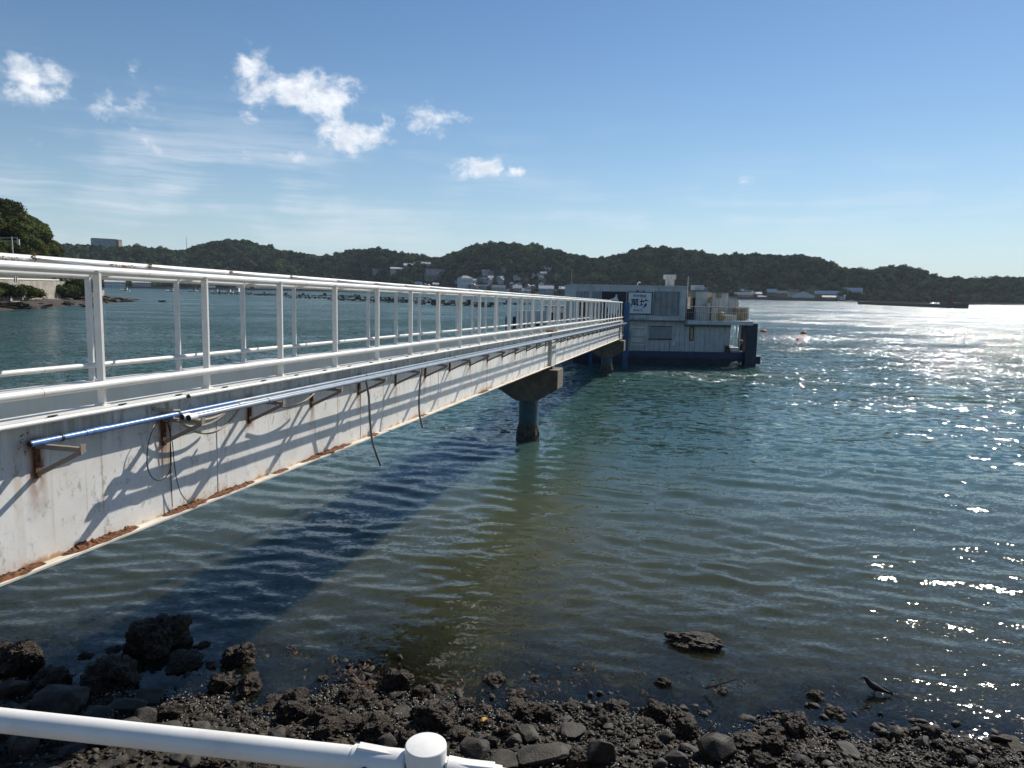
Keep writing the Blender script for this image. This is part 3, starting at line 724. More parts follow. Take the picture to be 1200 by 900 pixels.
# windows left of the signs and the lattice at the right
for a, b in ((674.5, 682.3), (682.9, 689.0), (692.5, 697), (697.5, 703)):
    w = rpart('window', 'lattice', [(a, b, 341.5, 349.5, -.61, -.576)]); rpart('pane', 'shutter', [(a + .7, b - .7, 342.3, 348.8, -.62, -.611)], w)
for a, b in ((677, 686), (690, 699)):
    w = rpart('window', 'lattice', [(a, b, 352.5, 371, -.61, -.576)]); rpart('pane', 'glassdark', [(a + .8, b - .8, 353.5, 370, -.62, -.611)], w)
la = rpart('lattice_frame', 'lattice', [(765.5, 795, 341.7, 342.7, -.70, -.577), (765.5, 795, 368.6, 369.8, -.70, -.577), (765.5, 766.5, 342.7, 368.6, -.70, -.577), (794, 795, 342.7, 368.6, -.70, -.577)])
for k in range(4):
    for r in range(3):
        rpart('lattice_pane', 'shutter', [(766.9 + 6.9 * k, 772.9 + 6.9 * k, 343.3 + 8.5 * r, 350.9 + 8.5 * r, -.62, -.577)], la)
for k in range(3): rpart('lattice_bar', 'lattice', [(773.1 + 6.9 * k, 773.7 + 6.9 * k, 342.7, 368.6, -.69, -.58)], la)
for k in range(2): rpart('lattice_bar', 'lattice', [(766.5, 794, 351.0 + 8.5 * k, 351.7 + 8.5 * k, -.685, -.585)], la)
for xx, dy in ((772.5, 14), (778, 18), (787.5, 12), (790.5, 20)): rpart('rust_streak_strip', 'tan', [(xx, xx + .6, 344, 344 + dy, -.70, -.691)], la)
# signs
sn = rpart('navy_sign', 'signnavy', [(704.3, 732.3, 341.6, 377, -.72, -.577)])
sq = RB(); f = lambda px, py: (X(px, Y0 - .73) - RX, Z(px, py, Y0 - .73))
sq.prism([f(*q) for q in ((709.5, 354.2), (711.5, 352.0), (714.5, 350.4), (718, 349.4), (720, 347.3), (720.7, 344.6), (721.6, 345), (722, 348.2), (723, 350.2), (724, 352.5), (724.6, 355.5), (724, 362), (722.5, 366), (722, 372), (720.5, 366.5), (719.5, 373), (717.5, 367), (715, 373), (714.5, 366.5), (711, 370), (712, 363))], 'y', -.745, -.722)
sq.build('white_emblem', M['signwhite'], sn)
sw = rpart('white_sign', 'signwhite', [(735.4, 762.2, 342.9, 367.3, -.74, -.577)])
rpart('sign_frame', 'navy', [(734.3, 763.4, 342.0, 342.85, -.76, -.577), (734.3, 763.4, 367.35, 368.4, -.76, -.577), (734.3, 735.35, 342.85, 367.35, -.76, -.577), (762.25, 763.4, 342.85, 367.35, -.76, -.577)], sw)
def lettering(txt, px, py, hpx, name, bold=0., xs=1., shear=0., parent=sw):
    cu = D.curves.new(name, 'FONT'); cu.body = txt; cu.align_x = 'CENTER'; cu.align_y = 'CENTER'; cu.size = hpx / 12.6; cu.extrude = .006; cu.offset = bold; cu.shear = shear
    tmp = D.objects.new('tmp', cu); COL.objects.link(tmp); dg = bpy.context.evaluated_depsgraph_get(); dg.update()
    me = D.meshes.new_from_object(tmp.evaluated_get(dg)); D.objects.remove(tmp); me.materials.clear(); me.materials.append(M['ink'])
    o = link(name, me, parent)
    o.rotation_euler = (PI / 2, 0, 0); o.scale = (xs, 1, 1)
    o.location = (X(px, Y0 - .75) - RX, -.75, Z(px, py, Y0 - .75)); return o
lettering('海中魚処', 748.4, 347.1, 3.9, 'small_lettering', .004, 1.0)
lettering('萬坊', 747.9, 356.0, 10.6, 'large_lettering', .012, 1.0, .08)
lettering('まんぼう', 747, 363.6, 3.4, 'kana_lettering', .004, .85)
for k, xx in enumerate((738.2, 740.6, 743.2, 747.0, 750.2, 753.0, 756.2)):
    rpart('worn_letter', 'ink', [(xx, xx + (1.2 if k % 2 else .8), 372.9, 374.4, -.60, -.577)])
rpart('flood_lamp', 'black', [(745.2, 746.6, 340.2, 341.7, -.9, -.60)]); rpart('flood_lamp', 'black', [(752, 754, 341.0, 341.9, -.9, -.60)])
# roof things
ch = rpart('vent_stack', 'wallwhite', [(779.6, 787.8, 326.5, 335.5, 2.2, 3.0)]); rpart('vent_cowl', 'wallwhite', [(778, 789.8, 321.8, 327.2, 2.0, 3.2)], ch)
dm = RB(); c = (X(746.8, Y0 + 2) - RX, 2., Z(746.8, 332.5, Y0 + 2)); dm.path([(c[0] - .12, 2, zt), (c[0] - .12, 2, c[2]), (c[0] - .05, 2, c[2] + .14), (c[0] + .08, 2, c[2] + .15), (c[0] + .13, 2, c[2] + .05)], .05, 8); dm.build('gooseneck_vent', M['wallwhite'], rest, True)
po = RB(); po.cyl((X(804.5) - RX, .2, ztop), (X(804.5) - RX, .2, Z(804.5, 323.5)), .035, seg=8); po.build('flag_pole', M['wallwhite'], rest, True)
po = RB(); po.cyl((X(668.3, 80) - RX, 14.4, 0), (X(668.3, 80) - RX, 14.4, Z(668.3, 315, 80)), .07, .04, seg=8)
pole = po.build('flag_pole', M['wood'], None, True); pole.location = (RX, RY, 0); tag(pole, 'thin bare pole rising behind the left end of the restaurant roof', 'pole')
# upper deck at the right
sl = RB(); sl.box(ub1 + .07, X(877) - RX, -1.3, 10.6, Z(840, 380.6, Y0 - 1.3), Z(840, 376, Y0 - 1.3)); sl.build('deck_slab', M['wallgrey'], rest)
zd = Z(840, 376, Y0 - 1.3) + .002
def dbox(name, mat, px0, px1, ptop, d0, d1, parent=rest, z0=None):
    Yf = Y0 + d0; b = RB(); b.box(X(px0, Yf) - RX, X(px1, Yf) - RX, d0, d1, zd if z0 is None else z0, Z((px0 + px1) / 2, ptop, Yf)); return b.build(name, M[mat], rest if parent is None else parent)
sh1 = dbox('deck_shed', 'wallwhite', 813.6, 828.6, 341.0, .6, 4.)
dbox('shed_roof', 'lattice', 803.5, 829, 340.3, .5, 4.1, sh1, Z(820, 341.6, Y0 + .6))
dbox('water_tank', 'wallgrey', 813, 823, 334.1, 1.4, 3.2, rest, Z(820, 340.2, Y0 + 1.4)); dbox('water_tank', 'shutter', 823.4, 827.2, 336.6, 1.6, 2.6, rest, Z(820, 340.2, Y0 + 1.4))
dbox('tan_fascia', 'tan', 803.8, 813.4, 341.4, .55, .75, rest, Z(808, 347.8, Y0 + .55))
dbox('doorway_side', 'black', 810.6, 813.2, 348.5, .6, 1.5); dbox('doorway_side', 'black', 803.6, 804.7, 349.5, .6, 1.5)
dbox('doorway_panel', 'navy', 804.9, 810.4, 362, .8, 1.0)
sh2 = dbox('deck_shed', 'wallwhite', 831.8, 851.8, 342.9, 1.2, 5.); dbox('shed_roof', 'tile', 831.0, 852.4, 341.6, 1.0, 5.2, sh2, Z(842, 342.85, Y0 + 1.2))
dbox('notice_plate', 'tan', 837.2, 843.8, 343.6, 1.14, 1.19, sh2, Z(840, 348.9, Y0 + 1.14))
for k in range(4): dbox('shed_panel', 'wallwhite', 832.2 + 4.9 * k, 836.7 + 4.9 * k, 349.6 if k in (1, 2) else 343.6, 1.17, 1.199, sh2)
sh3 = dbox('deck_shed', 'wallgrey', 852.2, 864.3, 350.2, 1.6, 5.); dbox('shed_roof', 'tile', 851.9, 865, 349.4, 1.5, 5.1, sh3, Z(858, 350.15, Y0 + 1.6))
dbox('cabinet', 'wallwhite', 833.4, 840.5, 361, -.4, .4); dbox('cabinet', 'wallgrey', 815, 827.6, 359, -.5, .3); dbox('cabinet', 'tan', 862, 875.5, 361, .4, 1.4)
dbox('bench', 'wallwhite', 845.3, 863, 369.2, -.6, .2)
hr = RB()
for a in range(14):
    t0, t1 = 2 * PI * a / 14, 2 * PI * (a + 1) / 14; cx, cz = X(841.8) - RX, zd + .42
    hr.cyl((cx + .34 * math.cos(t0), -.7, cz + .34 * math.sin(t0)), (cx + .34 * math.cos(t1), -.7, cz + .34 * math.sin(t1)), .055, seg=6)
hr.cyl((cx, -.8, cz), (cx, -.6, cz), .16, seg=10); hr.build('hose_reel', simple('yellow_hose', (.42, .34, .05), .5), rest, True)
for k in range(7):
    xx = 828.8 + random.uniform(0, 3.5); py = random.uniform(347, 372); dbox('stacked_gear', random.choice(['wood', 'wallwhite', 'black', 'tan']), xx - 1.2, xx + random.uniform(.6, 2), py, -.2 + .05 * k, .1 + .05 * k)
# deck railing
yr = -1.22; za = zd; zb2 = Z(850, 360, Y0 + yr)
rl = RB(); xa, xb = X(803.5, Y0 + yr) - RX, X(876.6, Y0 + yr) - RX
for zz in (zb2, (za + zb2) / 2 + .1): rl.cyl((xa, yr, zz), (xb, yr, zz), .026, seg=6); rl.cyl((xb, yr, zz), (xb, 9, zz), .026, seg=6)
rl = rl.build('deck_railing', M['steel'], rest, True)
bmh = RB(); bmh.cyl((0, 0, za), (0, 0, zb2), .020, seg=6); bme = bmh.mesh('baluster', M['steel'])
bmr = RB(); bmr.cyl((0, 0, za), (0, 0, zb2), .024, seg=6); bmre = bmr.mesh('baluster', M['rustdark'])
for k, px in enumerate(np.linspace(804, 876.4, 34)):
    link('baluster', bmre if px > 860 and k % 2 else bme, rl, (X(px, Y0 + yr) - RX, yr, 0))
# struts and ladder at the open stern
for px in (866.5, 871):
    po = RB(); po.cyl((X(px) - RX, .8, 1.3), (X(px) - RX, .8, Z(px, 380)), .03, seg=6); po.build('stern_stanchion', M['wallwhite'], rest, True)
po = RB(); po.path([(X(861) - RX, 0, 1.31), (X(866) - RX, 0, 1.45), (X(869) - RX, .1, 1.9), (X(874) - RX, .3, 2.3)], .05, 6); po.build('mooring_rope', M['hose'], rest, True)
dbox('bollard', 'black', 852.5, 856.3, 405.2, -.38, -.1, rest, 1.18)
dbox('stern_locker', 'black', 869, 875, 399, .8, 1.6, rest, 1.301); dbox('stern_board', 'wallwhite', 857.6, 868, 407.3, -.25, .5, rest, 1.301)

# blue steel guide piles (stand in the sea bed)
def pile(name, px0, px1, ptop, Y, mat, label, depth=.9, bottom=-5.5, rub=True):
    cx = (X(px0, Y) + X(px1, Y)) / 2; w = (X(px1, Y) - X(px0, Y)) / 2
    r = empty(name, (cx, Y, 0), label, 'mooring pile', 'blue steel piles holding the pontoons')
    b = MB(); b.box(-w, w, 0, depth, bottom, Z((px0 + px1) / 2, ptop, Y)); b.build('shaft', M[mat], r, bevel=.03)
    b = MB(); b.box(-w * .9, w * .9, .05, depth - .05, Z((px0 + px1) / 2, ptop, Y) + .001, Z((px0 + px1) / 2, ptop, Y) + .06); b.build('cap_plate', M['blue'], r)
    if rub:
        b = MB(); b.box(w + .01, w + .45, .1, depth - .1, .2, .95); b.build('rubber_fender', M['black'], r, bevel=.06)
    return r
pile('mooring_pile', 875.5, 888.6, 379.8, 64.6, 'navy', 'nearest broad blue pile at the right end of the restaurant')
pile('mooring_pile', 869.6, 879.4, 376.2, 69.5, 'navy', 'blue pile half hidden behind the broad pile at the stern', rub=False)
pile('mooring_pile', 731.6, 737.4, 355.2, 60.8, 'blue', 'bright blue pile between the bridge end and the white sign', .45, rub=False)
pile('mooring_pile', 691.8, 695.0, 354.5, 66.0 - 1.6, 'blue', 'slim blue pile seen through the bridge railing before the restaurant', .35, rub=False)
pile('mooring_pile', 592.2, 596.0, 371.5, 82., 'navy', 'left of the twin dark piles behind the bridge railing', .5, rub=False)
pile('mooring_pile', 600.6, 604.6, 371.5, 82., 'navy', 'right of the twin dark piles behind the bridge railing', .5, rub=False)

# small moored pontoon left of the restaurant, seen through the railing
YP = 84.
pn = empty('pontoon', (X(636, YP), YP, 0), 'low grey work pontoon with a white cabin moored left of the restaurant', 'pontoon')
ox = X(636, YP)
def pbx(name, mat, px0, px1, z0, z1, d0, d1): 
    b = MB(); b.box(X(px0, YP) - ox, X(px1, YP) - ox, d0, d1, z0, z1); return b.build(name, M[mat], pn)
pbx('hull', 'hullblack', 604, 669, -.4, 1.5, 0, 6); pbx('deck', 'wood', 603, 669.5, 1.501, 1.75, -.1, 6.1)
pbx('cabin', 'house2', 640, 668, 1.751, 4.6, 1, 5); pbx('cabin_roof', 'tile', 639, 668.6, 4.601, 4.75, .8, 5.2)
pbx('side_wall', 'house2', 604, 639.5, 1.751, 4.1, 3, 3.3); pbx('gear_box', 'wallwhite', 622, 628, 1.751, 2.9, 1, 2.2); pbx('gear_box', 'rust', 612, 617, 1.751, 2.5, .8, 1.7); pbx('gear_box', 'black', 628, 634, 1.751, 2.6, .6, 1.6)
for px in (605, 613, 624, 633):
    b = MB(); b.cyl((X(px, YP) - ox, .1, 1.75), (X(px, YP) - ox, .1, 4.0 if px == 605 else 2.9), .04, seg=6); b.build('stanchion', M['wallwhite'], pn)
for px in (646, 655): pbx('cabin_window', 'glassdark', px, px + 5, 3.0, 4.0, .97, 1.0)

# gangway from the bridge end onto the restaurant
gwy = empty('gangway', tuple(bpt(BL + .05, 0, .16)), 'short landing platform joining the bridge end to the restaurant', 'gangway', rz=-BAZ)
b = MB(); b.box(-.9, .9, 0, 7.5, -.12, 0); b.build('platform', M['steel'], gwy)
for sx in (-.88, .88):
    b = MB(); b.cyl((sx, 0.1, 1.1), (sx, 7.4, 1.1), .03, seg=8); [b.cyl((sx, yy, 0), (sx, yy, 1.1), .025, seg=8) for yy in (.3, 2.5, 5, 7.2)]; b.build('handrail', M['steel'], gwy, True)

# ------------------------------------------------------------------ hills across the bay (terrain in polar coordinates about the quay)
def pxaz(px): return math.atan2(*[float(v) for v in ray(px, 350)[:2]])
def sky_el(pts):                            # silhouette in pixels -> azimuth, elevation angle arrays
    a = np.array([azel(*p) for p in pts]); return a[:, 0], a[:, 1]
FOOT_A, FOOT_D = np.array([pxaz(p) for p in (-900, -200, 150, 420, 470, 560, 700, 865, 985, 1010, 1030, 1100, 1250, 1600, 2600)]), \
    np.array([900, 1250, 1290, 1250, 1080, 1040, 1000, 985, 985, 1000, 1090, 1180, 1180, 1150, 900.])
LAY = [  # (profile, crest distance behind the foot, tree allowance)
    ([(-900, 270), (-300, 285), (-60, 288), (60, 288), (110, 286), (150, 286), (200, 289), (218, 290), (232, 285), (250, 281), (270, 280), (290, 282), (310, 287), (335, 293), (360, 297), (375, 299), (395, 297), (402, 294), (420, 290), (445, 291), (470, 296), (490, 297), (510, 299), (530, 303), (570, 315), (620, 338)], 190),
    ([(455, 345), (480, 325), (500, 312), (512, 303), (525, 297), (545, 290), (575, 284), (600, 284), (635, 286), (650, 289), (665, 294), (680, 296), (700, 303), (725, 318), (745, 345)], 150),
    ([(630, 346), (660, 318), (680, 304), (697, 300), (720, 299), (740, 294), (765, 292), (790, 292), (810, 295), (835, 297), (860, 295), (885, 298), (905, 298), (930, 299), (960, 303), (975, 309), (990, 316), (1010, 326), (1028, 338), (1040, 350)], 140),
    ([(930, 350), (955, 318), (980, 312), (1000, 312), (1015, 314), (1035, 313), (1060, 313), (1080, 318), (1100, 322), (1120, 323), (1150, 324), (1180, 323), (1200, 323), (1260, 321), (1400, 322), (1700, 315), (2600, 330)], 120)]
def hill_z(A, R):
    fd = np.interp(A, FOOT_A, FOOT_D); z = np.full_like(A, -3.)
    s = R - fd
    for prof, cd in LAY:
        pa, pe = sky_el(prof)
        e = np.interp(A, pa, pe, left=-.05, right=-.05)
        hc = EYE[2] + np.tan(e) * (fd + cd) - 5.5
        hc = np.where((A < pa[0]) | (A > pa[-1]), -5, hc)
        t = np.clip((s - 4) / (cd - 4), 0, None)
        up = np.sin(np.clip(t, 0, 1) * PI / 2) ** 1.45
        prof_z = np.where(t <= 1, 1.6 + (hc - 1.6) * up, hc * np.clip(1 - (t - 1) * .6, -.2, 1))
        z = np.maximum(z, np.where(s > 0, prof_z, -3 + 0 * s))
    rel = np.clip(s / 60, 0, 1) * np.clip((z - 2) / 20, 0, 1)
    x, y = R * np.sin(A), R * np.cos(A)
    z = z + rel * (6.5 * fbm(x / 85, y / 85, 2, 3) - 3)
    return np.where(s > 0, np.maximum(z, np.clip(s * .4, 0, 1.8)), np.clip(s * .12, -4, 0))
hA = np.linspace(pxaz(-900), pxaz(2600), 900); hR = np.concatenate([np.linspace(880, 1500, 200), np.linspace(1510, 1900, 20)])
R_, A_ = np.meshgrid(hR, hA, indexing='ij'); HZ = hill_z(A_, R_)
V = np.stack([R_ * np.sin(A_), R_ * np.cos(A_), HZ], -1).reshape(-1, 3)
tag(link('hills', np_mesh('hills', V, grid_faces(*R_.shape), M['earth'], True)), kind='structure')

# crowns: a dark core and many leaf-sized faces through the volume
def crown_mesh(name, mat, n, leaf, flat=.8, seed=0, core=.72):
    r = np.random.default_rng(seed); lob = [(r.normal(0, .34, 3) * (1, 1, .6), r.uniform(.45, .75)) for _ in range(7)]
    V = []; Fc = []
    per = n // len(lob)
    for c, rad in lob:
        d = r.normal(size=(per, 3)); d /= np.linalg.norm(d, axis=1)[:, None]
        d[:, 2] = np.where(r.random(per) < .7, np.abs(d[:, 2]), d[:, 2])
        p = c + d * rad * (r.uniform(.72, 1.08, (per, 1)))
        p[:, 2] *= flat
        nrm = d + r.normal(0, .45, (per, 3)); nrm /= np.linalg.norm(nrm, axis=1)[:, None]
        t = np.cross(nrm, r.normal(size=(per, 3))); t /= np.linalg.norm(t, axis=1)[:, None]; b = np.cross(nrm, t)
        s = leaf * r.uniform(.6, 1.4, (per, 1))
        q = np.stack([p - t * s, p + b * s * .8, p + t * s, p - b * s * .8], 1)
        base = len(V) * 1; V.append(q.reshape(-1, 3))
    V = np.concatenate(V); nF = len(V) // 4
    F4 = np.arange(nF * 4).reshape(-1, 4)
    bm = bmesh.new()
    for c, rad in lob:
        g = bmesh.ops.create_icosphere(bm, subdivisions=2, radius=rad * core)
        for v in g['verts']:
            v.co = Vector((v.co.x + c[0], v.co.y + c[1], (v.co.z + c[2]) * flat)) + Vector(v.co) * noise.noise(v.co * 3 + Vector((seed, 0, 0))) * .3
    cv = np.array([v.co[:] for v in bm.verts]); bm.verts.index_update(); cf = [[v.index for v in f.verts] for f in bm.faces]; bm.free()
    allf = [tuple(f) for f in F4] + [tuple(len(V) + i for i in f) for f in cf]
    me = D.meshes.new(name); me.from_pydata(np.concatenate([V, cv]).tolist(), [], allf); me.materials.append(mat); return me
CR = D.collections.new('crowns')            # prototypes of the wood, used as instances only
for k in range(7):
    me = crown_mesh('wood_crown', M['fol'], 420, .16, .78, k); o = D.objects.new('wood_crown', me); CR.objects.link(o)
def village_gate(px, s):                    # thin the trees where the village stands
    c = (px > 460) & (px < 655) & (s < 58 + 14 * np.sin(px * .09)) | (px > 862) & (px < 1008) & (s < 16)
    return c
N = 21000
fa = rng.uniform(pxaz(-420), pxaz(1640), N); fs_ = rng.uniform(2, 330, N); fR = np.interp(fa, FOOT_A, FOOT_D) + fs_
fx, fy = fR * np.sin(fa), fR * np.cos(fa); fz = hill_z(fa, fR)
ppx = 600 + F * np.tan(fa)
slope_ok = (hill_z(fa, fR + 8) - fz > -6) & (fz > 1.)
vg = village_gate(ppx, fs_)
keep = slope_ok & (~vg | (rng.random(N) < .42))
fx, fy, fz, fs_, vg = fx[keep], fy[keep], fz[keep], fs_[keep], vg[keep]
sc_ = rng.uniform(3.8, 7.6, len(fx)) * np.where(rng.random(len(fx)) < .12, 1.4, 1.) * np.where(vg, .5, 1)
me = D.meshes.new('forest'); me.vertices.add(len(fx)); me.vertices.foreach_set('co', np.stack([fx, fy, fz + sc_ * .35], -1).astype(np.float32).ravel())
for nm, val in (('size', sc_), ('turn', rng.uniform(0, 6.28, len(fx)))):
    me.attributes.new(nm, 'FLOAT', 'POINT').data.foreach_set('value', val.astype(np.float32))
me.attributes.new('which', 'INT', 'POINT').data.foreach_set('value', rng.integers(0, 7, len(fx)).astype(np.int32))
forest = tag(link('forest', me), kind='stuff')
ng = D.node_groups.new('forest', 'GeometryNodeTree'); ng.is_modifier = True
ng.interface.new_socket('Geometry', in_out='INPUT', socket_type='NodeSocketGeometry'); ng.interface.new_socket('Geometry', in_out='OUTPUT', socket_type='NodeSocketGeometry')
G = NT(ng); gi = G.n('NodeGroupInput'); go = G.n('NodeGroupOutput')
ci = G.n('GeometryNodeCollectionInfo', transform_space='ORIGINAL', i={'Collection': CR, 'Separate Children': True, 'Reset Children': True})
def attr(nm, ty): return G.n('GeometryNodeInputNamedAttribute', data_type=ty, i={'Name': nm}).outputs[0]
rotv = G.n('ShaderNodeCombineXYZ', i={2: attr('turn', 'FLOAT')}).outputs[0]
ip = G.n('GeometryNodeInstanceOnPoints', i={'Points': gi.outputs[0], 'Instance': ci.outputs[0], 'Pick Instance': True, 'Instance Index': attr('which', 'INT'), 'Scale': attr('size', 'FLOAT')})
e2r = G.n('FunctionNodeEulerToRotation', i={0: rotv}); G.link(e2r.outputs[0], ip.inputs['Rotation'])
G.link(ip.outputs[0], go.inputs[0])
forest.modifiers.new('wood', 'NODES').node_group = ng

# ------------------------------------------------------------------ houses
def house_mesh_set(w, d, h, rh, hip, over=.5):
    r = MB(); e = h + .02
    if hip:
        k = min(w, d) * .42
        vs = [(-w / 2 - over, -d / 2 - over, e), (w / 2 + over, -d / 2 - over, e), (w / 2 + over, d / 2 + over, e), (-w / 2 - over, d / 2 + over, e), (-w / 2 + k, 0, e + rh), (w / 2 - k, 0, e + rh)]
        r.add(vs, [(0, 1, 5, 4), (1, 2, 5), (2, 3, 4, 5), (3, 0, 4), (3, 2, 1, 0)])
    else:
        r.prism([(-d / 2 - over, e - .02), (0, e + rh), (d / 2 + over, e - .02), (d / 2 + over, e + .22), (0, e + rh + .25), (-d / 2 - over, e + .22)], 'x', -w / 2 - over, w / 2 + over)
    b = MB(); b.box(-w / 2, w / 2, -d / 2, d / 2, -3, h)
    if not hip: b.prism([(-d / 2, h), (d / 2, h), (0, h + rh - .05)], 'x', -w / 2, w / 2)
    return b, r
def house(p, rz, w, d, h, rh, wall, roof, label, group=None, hip=False, cat='house', storeys=2, win=True, name='house'):
    root = empty(name, p, label, cat, group, rz)
    b, r = house_mesh_set(w, d, h, rh, hip)
    b.build('wall', M[wall], root); r.build('roof', M[roof], root)
    if win:
        n = max(2, int(w / 3.2)); wm = MB(); wm.box(-.65, .65, -.06, .0, 0, 1.2); me = wm.mesh('window', M['glassdark'])
        for s in range(storeys):
            for k in range(n):
                if random.random() < .85: link('window', me, root, (-w / 2 + w * (k + .5) / n, -d / 2 - .002, h * (s + .34) / storeys))
    return root
def ground_at(px, s):                       # a point on the far hillside: pixel column, metres behind the water's edge
    a = pxaz(px); R = float(np.interp(a, FOOT_A, FOOT_D)) + s
    return (R * math.sin(a), R * math.cos(a), float(hill_z(np.array([a]), np.array([R]))[0]))
def behind(px, py, R):                      # point seen at a pixel, R metres away on the plan
    d = ray(px, py); t = R / math.hypot(d[0], d[1]); return EYE + t * d
def hillhit(px, py, R):                      # where the line of sight at a pixel meets the far slope (R when it is level ground)
    a = pxaz(px); q = behind(px, py, R); g = float(hill_z(np.array([a]), np.array([R]))[0])
    if abs(q[2] - g) < 1.5 or q[2] < 2.5: return np.array([q[0], q[1], max(g, min(q[2], 2.))]), R
    Rs = np.linspace(float(np.interp(a, FOOT_A, FOOT_D)) + 2, R + 320, 400); zs = np.array([behind(px, py, r_)[2] for r_ in Rs]); gs = hill_z(np.full_like(Rs, a), Rs)
    k = int(np.argmax(gs >= zs)) if (gs >= zs).any() else int(np.argmin(zs - gs)); q = behind(px, py, Rs[k]); q[2] = gs[k]; return q, float(Rs[k])
def far_house(px, pyb, R, wpx, hpx, rz, wall, roof, label, group=None, hip=False, dep=7., rfrac=.35, **kw):
    p, R = hillhit(px, pyb, R); mpp = R / F / math.cos(pxaz(px)); w = wpx * mpp; h = hpx * mpp
    return house(tuple(p), rz - pxaz(px), w, dep, h * (1 - rfrac), h * rfrac, wall, roof, label, group, hip, **kw)
# hillside village straight ahead
far_house(545, 337.5, 1062, 15, 14, .5, 'house2', 'tile', 'tall white house with grey hipped roof in the middle of the hillside village', hip=True, dep=13, rfrac=.22)
far_house(467, 322, 1130, 18, 8, .05, 'house1', 'tin', 'long house with pale flat roof at the left of the hillside village', dep=9, rfrac=.2)
far_house(510, 328, 1092, 22, 12, .3, 'house3', 'tile', 'broad dark house with a big slanting grey roof above the white house', dep=12, rfrac=.6)
far_house(606, 344, 1040, 10, 8, .1, 'house4', 'tin', 'low shed with a bright white roof at the village waterfront', dep=10, rfrac=.45, cat='shed', name='shed')
far_house(640, 346, 1022, 17, 10, 0., 'house4', 'tin', 'long waterfront shed with a pale roof just left of the restaurant', dep=12, rfrac=.35, cat='shed', name='shed')
far_house(661, 346, 1018, 12, 9, 0., 'house3', 'tin', 'brown waterfront shed directly beside the restaurant wall', dep=12, rfrac=.3, cat='shed', name='shed')
far_house(584, 345, 1042, 16, 9, .1, 'house1', 'tile', 'cream waterfront house below the hillside village', dep=9)
far_house(122, 288.5, 1490, 17, 9.5, .25, 'house4', 'tile', 'large grey hotel block standing on the left ridge', dep=28, rfrac=.04, cat='hotel', name='hotel', storeys=4)
far_house(135, 288.5, 1475, 9, 9, -.4, 'house3', 'tile2', 'brown brick wing in front of the ridge hotel', dep=14, rfrac=.04, cat='hotel wing', name='hotel_wing', storeys=3)
for k in range(62):
    px = random.uniform(555, 652) if k > 14 else random.uniform(485, 560); s = random.uniform(5, 62 + 14 * math.sin(px * .09)) if k > 14 else random.uniform(4, 40)
    p = ground_at(px, s); wl = random.choice(['house1', 'house3', 'house4', 'house3', 'house1']); rf = random.choice(['tile', 'tile', 'tile2', 'tin', 'tile'])
    house(p, random.choice([0, PI / 2]) + random.uniform(-.35, .35), random.uniform(7, 11.5), random.uniform(6, 8), random.uniform(2.6, 4.6), random.uniform(2.2, 3.4), wl, rf,
          'small old house packed among the roofs of the hillside village', 'houses of the hillside village', random.random() < .4)
for px, py in ((478, 312), (490, 310.5), (499, 310)):
    far_house(px, py + 3, 1150, 10, 5.5, random.uniform(-.3, .3), 'house4', 'tin', 'pale roofed house high above the village on the wooded slope', 'houses high on the wooded slope', dep=8, rfrac=.4)
# quay with houses at the right
for (px, pyb, w, h, wl, rf, lab, kw) in (
    (875.5, 346, 14, 6.5, 'house4', 'tin', 'house with a bright white roof at the left of the right-hand quay', {}),
    (871, 351, 18, 7.5, 'house4', 'tile', 'grey shed on the quay just beside the restaurant deck', dict(cat='shed', name='shed')),
    (886, 349, 10, 6, 'house3', 'tin', 'narrow house with pale roof second along the right quay', {}),
    (904, 349.5, 9, 9, 'house3', 'tin', 'house with a small steep white gable on the right quay', {}),
    (914, 349.5, 14, 7.5, 'house3', 'tile', 'wide dark house with a grey roof on the right quay', {}),
    (930, 349.5, 13, 9, 'house1', 'tile2', 'house with a beige pyramid roof left of the white boathouse', dict(hip=True)),
    (941, 352.5, 21, 11, 'house2', 'house2', 'white gabled boathouse standing at the quay edge', dict(cat='boathouse', name='boathouse', turn=PI / 2)),
    (963, 350, 13, 8, 'house3', 'tin', 'dark house with white roof right of the white boathouse', {}),
    (978, 349.5, 11, 8, 'house4', 'tin', 'second white roofed house right of the boathouse', {}),
    (985.5, 350, 7, 5, 'house2', 'tin', 'little all white hut beside the rocky end of the quay', dict(cat='hut', name='hut')),
    (999.5, 347.5, 15, 8, 'house2', 'tin', 'last white house on the rise at the far end of the quay', {}),
    (893, 351, 8, 4, 'house4', 'tile', 'small grey hut on the quay in front of the dark houses', dict(cat='hut', name='hut')),
    (971, 352, 12, 4.5, 'house4', 'tile', 'low grey garage row right of the boathouse', dict(cat='garage', name='garage'))):
    turn = kw.pop('turn', 0.)
    R = 985. if pyb > 350 else 994.
    if turn:
        p = behind(px, pyb, R); house(tuple(p), turn - pxaz(px), 10, w * R / F / math.cos(pxaz(px)), 6.4, 5.5, wl, rf, lab, win=False, **kw)
    else: far_house(px, pyb, R, w, h, random.uniform(-.15, .15), wl, rf, lab, dep=8, **kw)
